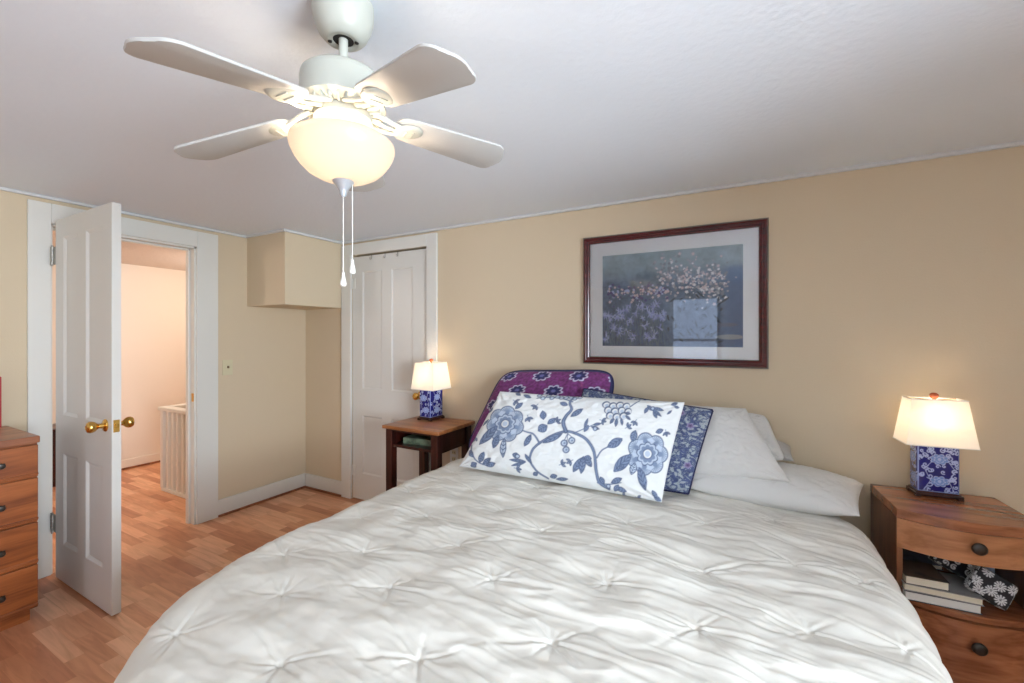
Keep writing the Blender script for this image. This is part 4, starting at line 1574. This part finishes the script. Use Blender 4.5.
    point_light('table_lamp_light', (loc[0], loc[1], loc[2] + z1 + 0.112), power, WARM, 0.026)
    return t


# ------------------------------------------------------------------ left side table, its lamp and book
ST = (1.606, -0.230, 0)
st = thing('side_table', 'small dark mahogany side table with an open shelf left of the bed', 'table', ST)
TX, TY, TZ = 0.236, 0.205, 0.770
bm = bmesh.new()
bx(bm, -TX, TX, -TY, TY, TZ - 0.024, TZ, bevel=0.006, seg=3)
obj('tabletop', bm, M['mahogany_top'], st, 'auto')
LX, LY = 0.188, 0.165
for sx in (-1, 1):
    for sy in (-1, 1):
        box_obj('leg', M['mahogany'], st, sx * LX - 0.026, sx * LX + 0.026, sy * LY - 0.026, sy * LY + 0.026, 0, TZ - 0.024, bevel=0.004)
box_obj('shelf', M['mahogany'], st, -LX + 0.026, LX - 0.026, -LY - 0.016, LY - 0.026, 0.628, 0.646, bevel=0.003)
for sx in (-1, 1):
    box_obj('side_panel', M['mahogany'], st, sx * LX - 0.010, sx * LX + 0.010, -LY + 0.026, LY - 0.026, 0.615, TZ - 0.024)
box_obj('back_panel', M['mahogany'], st, -LX + 0.026, LX - 0.026, LY - 0.01, LY + 0.01, 0.615, TZ - 0.024)
box_obj('front_rail', M['mahogany'], st, -LX + 0.026, LX - 0.026, -LY - 0.014, -LY + 0.014, TZ - 0.040, TZ - 0.024)


def book(name, w, d_, h, loc, rz, cov, pages, label, spine='left', group=None, ct=0.0025):
    """Closed book lying flat: hard cover on three sides, page block inside."""
    t = thing(name, label, 'book', loc, rz, group)
    bm = bmesh.new()
    bx(bm, 0, w, -d_, 0, 0, ct, bevel=0.0006)
    bx(bm, 0, w, -d_, 0, h - ct, h, bevel=0.0006)
    if spine == 'front':
        bx(bm, 0, w, -d_ - 0.001, -d_ + ct, ct * 0.5, h - ct * 0.5)
    elif spine == 'left':
        bx(bm, -0.001, ct, -d_, 0, ct * 0.5, h - ct * 0.5)
    else:
        bx(bm, 0, w, -ct, 0.001, ct * 0.5, h - ct * 0.5)
    obj('cover', bm, cov, t)
    bm = bmesh.new()
    bx(bm, 0.004, w - 0.004, -d_ + 0.004, -ct - 0.0005, ct, h - ct)
    obj('page_block', bm, pages, t)
    return t


bk = book('book', 0.245, 0.15, 0.040, (1.478, -0.215, 0.646), rad(6), cover('green_dust_jacket', srgb(70, 84, 66), srgb(112, 128, 104), 22), M['paper'],
          'thick green-covered book lying on the open shelf of the dark side table', 'front')

table_lamp((1.532, -0.122, TZ), rad(-3), 0.098, 0.128, 'lit blue and white porcelain lamp on the dark side table beside the closet door', 0.205, 0.195, 0.160, 0.150, LAMP_W * 1.6, 21, 20)

# ------------------------------------------------------------------ bow-front nightstand on the right
NR = rad(3.5)
ns = thing('nightstand', 'cherry bow-front nightstand with two drawers and an open shelf right of the bed', 'nightstand', (4.188, -0.052, 0), NR)
NW, ND, BOW = 0.2035, 0.305, 0.058


def bow_poly(hw, d_, bow, y_back=0.0, n=20):
    pts = [(hw, y_back), (-hw, y_back), (-hw, -d_)]
    for i in range(1, n):
        x = -hw + 2 * hw * i / n
        pts.append((x, -d_ - bow * (1 - (x / hw) ** 2)))
    pts.append((hw, -d_))
    return pts


def bow_front(hw, d_, bow, th, n=24):
    """Curved slab following the bow: polygon of outer and inner edges."""
    o_, i_ = [], []
    for k_ in range(n + 1):
        x = -hw + 2 * hw * k_ / n
        y = -d_ - bow * (1 - (x / NW) ** 2)
        o_.append((x, y))
        i_.append((x, y + th))
    return o_ + i_[::-1]


NZ = 0.695
bm = bmesh.new()
prism(bm, bow_poly(NW, ND, BOW), NZ - 0.036, NZ, bevel=0.002)
obj('top', bm, M['cherry'], ns)
for sx in (-1, 1):
    bm = bmesh.new()
    bx(bm, *sorted((sx * NW, sx * (NW - 0.018))), -ND, -0.004, 0.0, NZ - 0.036)
    obj('side_panel', bm, M['cherry_side'], ns)
box_obj('back_panel', M['cherry_side'], ns, -NW + 0.018, NW - 0.018, -0.012, -0.004, 0.04, NZ - 0.036)
bm = bmesh.new()
prism(bm, bow_poly(NW - 0.018, ND - 0.004, BOW * 0.92, -0.012), 0.340, 0.362, bevel=0.002)
obj('shelf', bm, M['cherry'], ns)
bm = bmesh.new()
prism(bm, bow_poly(NW - 0.018, ND - 0.03, BOW * 0.9, -0.012), 0.534, 0.544)
obj('dust_panel', bm, M['cherry_side'], ns)
bm = bmesh.new()
prism(bm, bow_poly(NW - 0.018, ND - 0.01, BOW * 0.9, -0.012), 0.03, 0.05)
obj('bottom_panel', bm, M['cherry_side'], ns)


def drawer(z0, z1, mat, hw, knob_z):
    bm = bmesh.new()
    prism(bm, bow_front(hw, ND, BOW, 0.02), z0, z1, bevel=0.002)
    dr = obj('drawer', bm, mat, ns)
    bm = bmesh.new()
    lathe(bm, [(0, -0.002), (0.010, -0.002), (0.009, 0.010), (0.018, 0.014), (0.0215, 0.018), (0.020, 0.024), (0.012, 0.028), (0, 0.029)], 24)
    xform(bm, Matrix.Translation((0.0, -ND - BOW, knob_z)) @ Matrix.Rotation(rad(90), 4, 'X'))
    obj('knob', bm, M['bronze'], dr, True, label='dark bronze knob')
    return dr


drawer(0.546, 0.657, M['cherry_light'], NW - 0.001, 0.612)
drawer(0.055, 0.336, M['cherry'], NW - 0.020, 0.262)

ns_m = Matrix.Translation((4.188, -0.052, 0)) @ Matrix.Rotation(NR, 4, 'Z')


def on_ns(x, y, z):
    return tuple(ns_m @ Vector((x, y, z)))


table_lamp((4.182, -0.122, NZ), rad(5), 0.128, 0.070, 'lit blue and white porcelain lamp on the cherry bow-front nightstand', 0.226, 0.135, 0.178, 0.090, LAMP_W * 0.7, 5, 56)

black_cov = cover('black_cover', srgb(22, 22, 24), srgb(40, 40, 44), 8)
book('book', 0.215, 0.170, 0.034, on_ns(-0.186, -0.165, 0.362), NR + rad(-1), black_cov, M['paper_white'],
     'black hardback with white pages, lowest of the stack in the right nightstand', 'back', 'books in the nightstand')
book('book', 0.220, 0.172, 0.026, on_ns(-0.182, -0.160, 0.396), NR + rad(-3), cover('grey_cover', srgb(128, 124, 118), srgb(152, 148, 142), 10), M['paper'],
     'grey-covered book with cream pages in the middle of the nightstand stack', 'back', 'books in the nightstand')
book('book', 0.128, 0.150, 0.030, on_ns(-0.186, -0.182, 0.422), NR + rad(0), cover('dark_photo_cover', srgb(26, 26, 30), srgb(96, 76, 60), 14), M['paper'],
     'thick paperback with a dark picture cover on top of the nightstand stack', 'back', 'books in the nightstand', 0.0012)
book('book', 0.150, 0.135, 0.020, on_ns(-0.176, -0.040, 0.362 + 0.0605), NR + rad(6), cover('slate_blue_cover', srgb(40, 48, 62), srgb(116, 128, 146), 12), M['paper'],
     'slate blue book pushed to the back of the nightstand shelf behind the stack', 'back', 'books in the nightstand')


def daisy_print(fw, fh, petals, seed, scale):
    r6 = random.Random(seed)

    def f(u, v):
        C = Canvas(u * fw, v * fh, srgb(30, 29, 33), 0.0016)
        WT = srgb(214, 214, 212)
        spots = []
        for _ in range(400):
            x, y = r6.uniform(0, fw), r6.uniform(0, fh)
            if all(math.hypot(x - a, y - b) > 2.15 * scale for a, b in spots):
                spots.append((x, y))
        for (x, y) in spots:
            if petals:
                for k_ in range(11):
                    an = k_ * 2 * math.pi / 11 + 0.2
                    C.stroke([(x + 0.35 * scale * math.cos(an), y + 0.35 * scale * math.sin(an)), (x + scale * math.cos(an), y + scale * math.sin(an))], 0.18 * scale, WT, 0.34 * scale)
                C.disc(x, y, 0.42 * scale, WT)
                C.spiral(x, y, 0.30 * scale, 1.0, 1, 0.12 * scale, srgb(30, 29, 33))
            else:
                C.spiral(x, y, 0.9 * scale, 1.1, r6.uniform(0, 6), 0.36 * scale, WT)
        return C.c
    return f


def printed_box(name, L, W_, Hh, mtx, paint, label, cat, bulge=0.004):
    t = thing(name, label, cat)
    t.matrix_world = mtx
    Ps, Fs, Cs, base = [], [], [], 0
    # faces: (origin, eu, ev)
    h = np.array([L / 2, W_ / 2, 0])
    for o0, eu, ev in (((-L / 2, -W_ / 2, Hh), (L, 0, 0), (0, W_, 0)), ((-L / 2, W_ / 2, 0), (L, 0, 0), (0, -W_, 0)),
                       ((-L / 2, -W_ / 2, 0), (L, 0, 0), (0, 0, Hh)), ((L / 2, W_ / 2, 0), (-L, 0, 0), (0, 0, Hh)),
                       ((L / 2, -W_ / 2, 0), (0, W_, 0), (0, 0, Hh)), ((-L / 2, W_ / 2, 0), (0, -W_, 0), (0, 0, Hh))):
        o0, eu, ev = map(np.array, (o0, eu, ev))
        lu, lv = np.linalg.norm(eu), np.linalg.norm(ev)
        a_, b_ = max(12, int(lu / 0.002)), max(12, int(lv / 0.002))
        u, v = np.meshgrid(np.linspace(0, 1, a_), np.linspace(0, 1, b_), indexing='ij')
        n_ = np.cross(eu, ev)
        n_ = n_ / np.linalg.norm(n_)
        bl = bulge * (np.minimum(1, np.minimum(u, 1 - u) / 0.15) * np.minimum(1, np.minimum(v, 1 - v) / 0.15)) ** 0.5
        Pp = o0 + u[..., None] * eu + v[..., None] * ev + bl[..., None] * n_
        Ps.append(Pp.reshape(-1, 3))
        Fs.append(grid_faces(a_, b_, base))
        Cs.append(paint(lu, lv)(u, v))
        base += a_ * b_
    from_arrays('body', np.concatenate(Ps), np.concatenate(Fs), M['fabric'], t, np.concatenate(Cs), True)
    return t


def face_mtx(o, ex, ez):
    """Matrix with local x along ex, local z along ez."""
    x = Vector(ex).normalized()
    z = Vector(ez)
    z = (z - x * z.dot(x)).normalized()
    y = z.cross(x)
    m_ = Matrix((x, y, z)).transposed().to_4x4()
    m_.translation = o
    return m_


# black pouches resting slanted on the shelf
fm = face_mtx((4.270, -0.318, 0.442), (0.86, 0.0, -0.51), (0.0, -0.92, 0.40))
pb = printed_box('pouch', 0.112, 0.092, 0.032, fm, lambda a, b: daisy_print(a, b, True, 4, 0.0155), 'black pouch with white daisies resting on the shelf of the right nightstand', 'pouch')
fm = face_mtx((4.215, -0.215, 0.478), (0.88, 0.05, -0.46), (0.10, -0.88, 0.46))
pb2 = printed_box('pouch', 0.150, 0.095, 0.030, fm, lambda a, b: daisy_print(a, b, False, 9, 0.012), 'black pouch with white curls behind the daisy pouch in the right nightstand', 'pouch')
cd_ = thing('greeting_card', 'pale blue folded card standing at the back of the right nightstand shelf', 'card', on_ns(0.125, -0.050, 0.362), NR + rad(4))
bm = bmesh.new()
for s_ in (1, -1):
    b2 = bmesh.new()
    bx(b2, -0.055, 0.055, -0.0006, 0.0006, 0, 0.145)
    xform(b2, Matrix.Translation((0, s_ * 0.012, 0)) @ Matrix.Rotation(rad(s_ * 4.5), 4, 'X'))
    me = bpy.data.meshes.new('tmp')
    b2.to_mesh(me)
    b2.free()
    bm.from_mesh(me)
    bpy.data.meshes.remove(me)
obj('card_panels', bm, plain('pale_blue_card', srgb(176, 196, 220), 0.6), cd_)

# ------------------------------------------------------------------ dresser on the left
dr = thing('dresser', 'orange-brown wooden chest of four drawers against the left wall beside the door', 'dresser', (0.02, -1.792, 0))
DL = -0.92
box_obj('top', M['walnut_top'], dr, 0.0, 0.488, DL, 0.0, 0.848, 0.880, bevel=0.004)
box_obj('carcass', M['walnut'], dr, 0.0, 0.462, DL + 0.006, -0.004, 0.055, 0.848)
box_obj('base', M['walnut'], dr, 0.01, 0.455, DL + 0.03, -0.026, 0.0, 0.055)
for z0, z1, kz in ((0.684, 0.838, 0.765), (0.470, 0.680, 0.573), (0.268, 0.466, 0.366), (0.058, 0.264, 0.160)):
    bm = bmesh.new()
    bx(bm, 0.462, 0.478, DL + 0.006, -0.004, z0, z1, bevel=0.004)
    bx(bm, 0.470, 0.486, DL + 0.006, -0.004, z0 + 0.01, z0 + 0.022, bevel=0.004)
    dw = obj('drawer', bm, M['walnut'], dr)
    for yk in (-0.124, -0.80):
        bm = bmesh.new()
        lathe(bm, [(0, 0), (0.011, 0), (0.009, 0.006), (0.006, 0.010), (0.010, 0.016), (0.013, 0.020), (0.011, 0.024), (0, 0.026)], 18)
        xform(bm, Matrix.Translation((0.478, yk, kz)) @ Matrix.Rotation(rad(90), 4, 'Y'))
        bx(bm, 0.477, 0.4795, yk - 0.015, yk + 0.015, kz - 0.009, kz + 0.009, bevel=0.001)
        obj('handle', bm, M['bronze'], dw, 'auto', label='small dark metal pull')

rf = thing('photo_frame', 'red-edged frame standing on the dresser at the left margin', 'picture frame', (0.045, -1.818, 0.880), rad(0))
bm = bmesh.new()
bx(bm, -0.008, 0.008, -0.215, -0.001, 0.0, 0.265, bevel=0.002)
obj('frame', bm, M['red'], rf)
bm = bmesh.new()
bx(bm, 0.008, 0.0092, -0.20, -0.016, 0.016, 0.249)
obj('photo', bm, M['mat_board'], rf)
